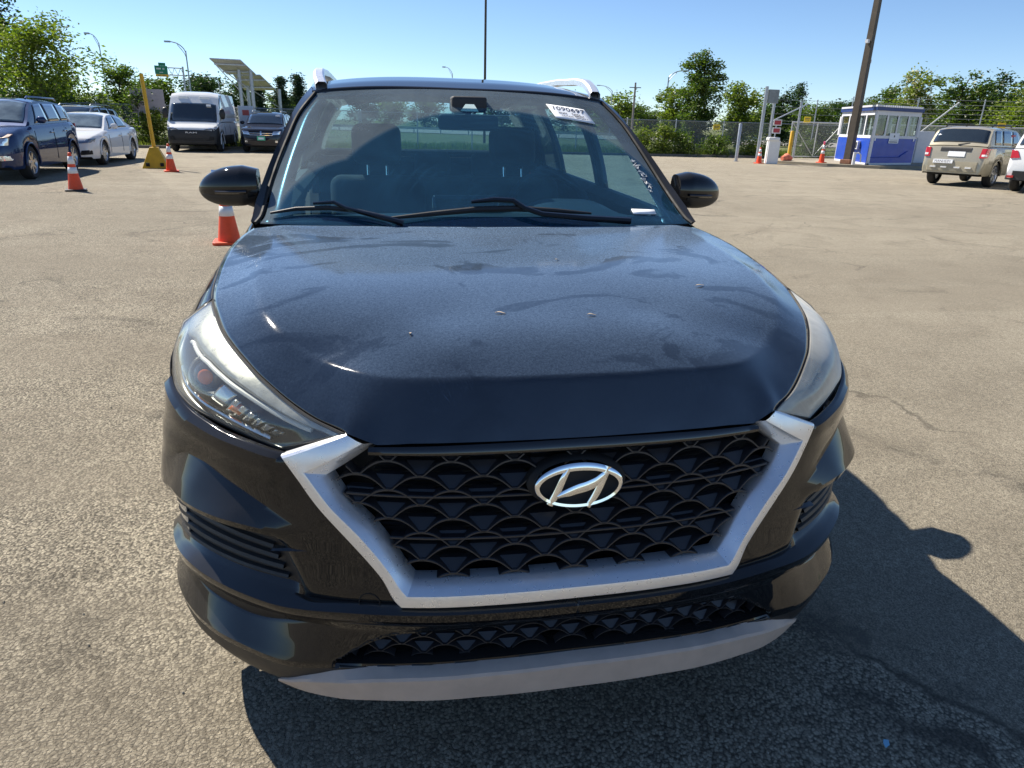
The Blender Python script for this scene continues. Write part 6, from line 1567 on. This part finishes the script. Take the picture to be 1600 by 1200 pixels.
def tree(name, label, loc, h, w, mat, seed, n=7000, leaf=.10, base=None, shape=ROUND, clumps=60, group=None, cat='tree', bloom=None, trunk=True):
    rg = np.random.default_rng(seed); t = thing(name, label, cat, loc, rg.uniform(0, 6.28), group); base = h*.22 if base is None else base
    pts, cl = crown_pts(h, w, base, n, clumps, rg, shape)
    o = quads('crown', leaves(pts, leaf, rg), LM[mat], t)
    if bloom:
        pb, _ = crown_pts(h*1.0, w*1.05, base, n//3, clumps, rg, shape); quads('blossom', leaves(pb, leaf*.9, rg), LM['bloom'], t)
    if trunk:
        mb = MB(); r0 = .035*h**.8
        P = [(.03*h*math.sin(i*1.3+seed), .03*h*math.cos(i*1.7+seed)*.6, h*.80*i/6) for i in range(7)]; P[0] = (0, 0, 0)
        mb.tube(P, [r0*(1-.13*i) for i in range(7)], 8)
        idx = rg.permutation(len(cl))[:min(22, len(cl))]
        for i in idx:
            x, y_, z, s = cl[i]; z0 = max(h*.12, z-(.35+.3*rg.random())*math.hypot(x, y_)-.1*h); k = min(6, z0/(h*.80)*6); A = np.array([np.interp(k, range(7), [p[j] for p in P]) for j in range(3)])
            m_ = A*.5+np.array([x, y_, z])*.5+np.array([0, 0, .06*h]); mb.tube([tuple(q) for q in cr([A, m_, (x, y_, z)], 6)], [r0*.42, r0*.36, r0*.30, r0*.22, r0*.15, r0*.07], 6)
        mb.build('trunk', BARK, t)
    return t
def at_b(b, D): x_, y_ = dirpt(b, D); return (x_, y_, -.03)
tree('broadleaf_tree', 'large sunlit leafy tree behind the dark blue SUV on the left', at_b(-21.4, 42), 5.5, 4.7, 'light', 11, 15000, .095, base=.5, shape=ROUND, clumps=110)
tree('broadleaf_tree', 'dark dense tree cut by the left edge of the picture', at_b(-24.4, 58), 9.0, 5.5, 'dark', 12, 11000, .15, base=.8, clumps=80)
tree('broadleaf_tree', 'slender young tree right of the large leafy tree on the left', at_b(-16.9, 44), 3.9, 1.9, 'mid', 13, 5000, .08, base=.4, shape=TALL, clumps=44)
tree('broadleaf_tree', 'tall upright leafy tree standing just behind the right-hand fence', at_b(25.0, 44.5), 5.4, 2.5, 'mid', 14, 15000, .085, base=.25, shape=TALL, clumps=130)
tree('broadleaf_tree', 'lighter bushy tree on the left flank of the tall upright tree', at_b(23.4, 56), 4.2, 2.6, 'light', 15, 8000, .11, base=.4, clumps=70)
tree('broadleaf_tree', 'yellow-green spreading tree on the right flank of the tall upright tree', at_b(27.9, 60), 4.6, 3.6, 'light', 16, 10000, .12, base=.4, clumps=80)
tree('broadleaf_tree', 'small dense green tree behind the sign posts', at_b(30.6, 75), 4.9, 3.6, 'dark', 17, 6000, .13, base=.4, clumps=60)
tree('flowering_tree', 'tree in cream blossom above the roof of the blue booth', at_b(39.2, 62), 5.7, 2.7, 'light', 18, 6000, .12, base=.6, clumps=60, bloom=True)
tree('broadleaf_tree', 'green tree right of the blossoming tree', at_b(42.0, 70), 6.2, 4.4, 'mid', 19, 8000, .14, base=.5, clumps=60)
tree('broadleaf_tree', 'green tree above the tan SUV, second right of the blossoming tree', at_b(44.2, 74), 6.2, 4.8, 'dark', 20, 8000, .14, base=.5, clumps=60)
tree('broadleaf_tree', 'low broad tree at the right edge behind the wire fence', at_b(46.2, 66), 5.0, 5.0, 'light', 21, 7000, .14, base=.4, clumps=60)
tree('broadleaf_tree', 'loose green tree left of the blossoming tree', at_b(37.6, 72), 5.2, 3.2, 'mid', 22, 5000, .13, base=.5, clumps=40)
tree('broadleaf_tree', 'small bright tree seen through the gate left of the booth', at_b(33.4, 66), 3.6, 3.2, 'mid', 23, 5000, .12, base=.3, clumps=40)
for b, D, h, lb, sd in ((-6.4, 62, 4.5, 'spruce above the right end of the lower solar panel', 31), (-5.2, 66, 4.9, 'spruce next to the windscreen pillar of the black car', 32), (-8.0, 70, 4.2, 'spruce between the solar panel posts', 33), (31.9, 80, 6.0, 'spruce with a pointed top left of the blue booth', 34)):
    tree('spruce_tree', lb, at_b(b, D), h, h*.55, 'spruce', sd, 5500, .10, base=.2, shape=CONE, clumps=90)
# the far tree line beyond the highway
proto = [tree('broadleaf_tree', 'distant tree behind the white van and the solar panels', at_b(-15.0, 165), 8.6, 8.5, 'mid', 41, 4500, .34, base=.6, clumps=50, group='far trees behind the van'),
         tree('broadleaf_tree', 'distant tree behind the white van and the solar panels', at_b(-12.0, 170), 9.4, 8.0, 'dark', 42, 4500, .34, base=.6, clumps=50, group='far trees behind the van'),
         tree('broadleaf_tree', 'distant tree just right of the roof of the black car', at_b(18.9, 160), 7.6, 8.5, 'light', 43, 4500, .34, base=.6, clumps=50, group='far trees right of the roof')]
rr_ = random.Random(5)
for b in list(np.arange(-27, -4.0, 1.55))+list(np.arange(-3.5, 15, 2.6))+list(np.arange(16.2, 24, 1.35))+list(np.arange(28.5, 49, 1.55)):
    o = copy_tree(rr_.choice(proto)); seg = 0 if b < -16.5 else 1 if b < -4 else 2 if b < 15.5 else 3 if b < 25 else 4
    o['label'] = ('distant tree above the parked cars on the left', 'distant tree behind the white van and the solar panels', 'distant tree hidden behind the cabin of the black car', 'distant tree just right of the roof of the black car', 'distant tree behind the gates and the blue booth')[seg]; o['group'] = ('far trees left', 'far trees behind the van', 'far trees behind the cabin', 'far trees right of the roof', 'far trees behind the booth')[seg]
    D = rr_.uniform(150, 205); x_, y_ = dirpt(b+rr_.uniform(-.5, .5), D); o.location = (x_, y_, -.03)
    s = rr_.uniform(.58, .98)*(D/170); s *= (.75 if 15 < b < 25 else 1.); o.scale = (s*rr_.uniform(.9, 1.25), s, s*rr_.uniform(.85, 1.05)); o.rotation_euler = (0, 0, rr_.uniform(0, 6.3))
# shrubs along the fence
SH = [(-23.0, 39.5, 2.2, 2.6, 'dark'), (-19.6, 40.5, 1.9, 2.8, 'mid'), (-18.2, 40, 2.1, 2.0, 'light'), (-15.9, 38.6, 2.5, 1.7, 'mid'), (-15.0, 38.2, 1.6, 1.5, 'light'), (-13.4, 37.8, 1.0, 1.0, 'light'), (21.0, 40.5, 1.3, 2.2, 'light'), (22.6, 40.6, 1.5, 1.6, 'light'), (23.8, 40.9, 1.2, 1.8, 'mid'), (26.4, 41.5, 1.1, 2.0, 'mid'), (29.5, 43, .9, 2.2, 'light'), (33.0, 44, 1.0, 1.6, 'mid')]
SL = ['dark shrub at the foot of the large tree on the far left', 'shrub between the blue SUV roof and the fence', 'light green shrub above the white saloon', 'tall shrub right of the white saloon by the fence', 'light shrub beside the grey board', 'small weed shrub left of the white van', 'pale shrub through the fence near the black car mirror', 'pale shrub left of the tall tree at the fence', 'green shrub at the left foot of the tall tree', 'green shrub at the right foot of the tall tree', 'pale weeds through the fence near the bollard', 'small shrub seen through the sliding gate']
for i, (b, D, h, w_, m_) in enumerate(SH): tree('shrub', SL[i], at_b(b, D), h, w_, m_, 60+i, 2600, .065, base=.05, shape=SHRUB, clumps=40, cat='shrub', group='shrubs along the fence', trunk=True)
# rough grass on the verge
rg = np.random.default_rng(9); n = 42000
x = rg.uniform(-24, 34, n); y_ = 33.9+np.abs(rg.normal(size=n))*3.2+np.where((x > -11) & (x < 4), (x+11)/15*2.0, np.where(x >= 4, 2., 0.))
keep = ~((x > 19) & (y_ < 36.4)); x, y_ = x[keep], y_[keep]; n = len(x)
h_ = rg.uniform(.10, .34, n)*(1+.8*(mn := np.array([mnoise.noise(Vector((a*.35, b_*.35, 0))) for a, b_ in zip(x, y_)]))); h_ = np.maximum(h_, .06)
an = rg.uniform(0, 6.28, n); w_ = .018; dx, dy = np.cos(an)*w_, np.sin(an)*w_; lx, ly = rg.normal(size=n)*.08, rg.normal(size=n)*.08
Q = np.stack([np.stack([x-dx, y_-dy, np.full(n, -.03)], 1), np.stack([x+dx, y_+dy, np.full(n, -.03)], 1), np.stack([x+dx*.3+lx, y_+dy*.3+ly, h_], 1), np.stack([x-dx*.3+lx, y_-dy*.3+ly, h_], 1)], 1)
LM['grass'] = leaf_mat('grass_blades', (.075, .11, .02), (.24, .25, .07), .4)
tag(quads('verge_grass', Q, LM['grass'], None), 'rough grass and weeds on the verge along the fence', 'grass', kind='stuff')
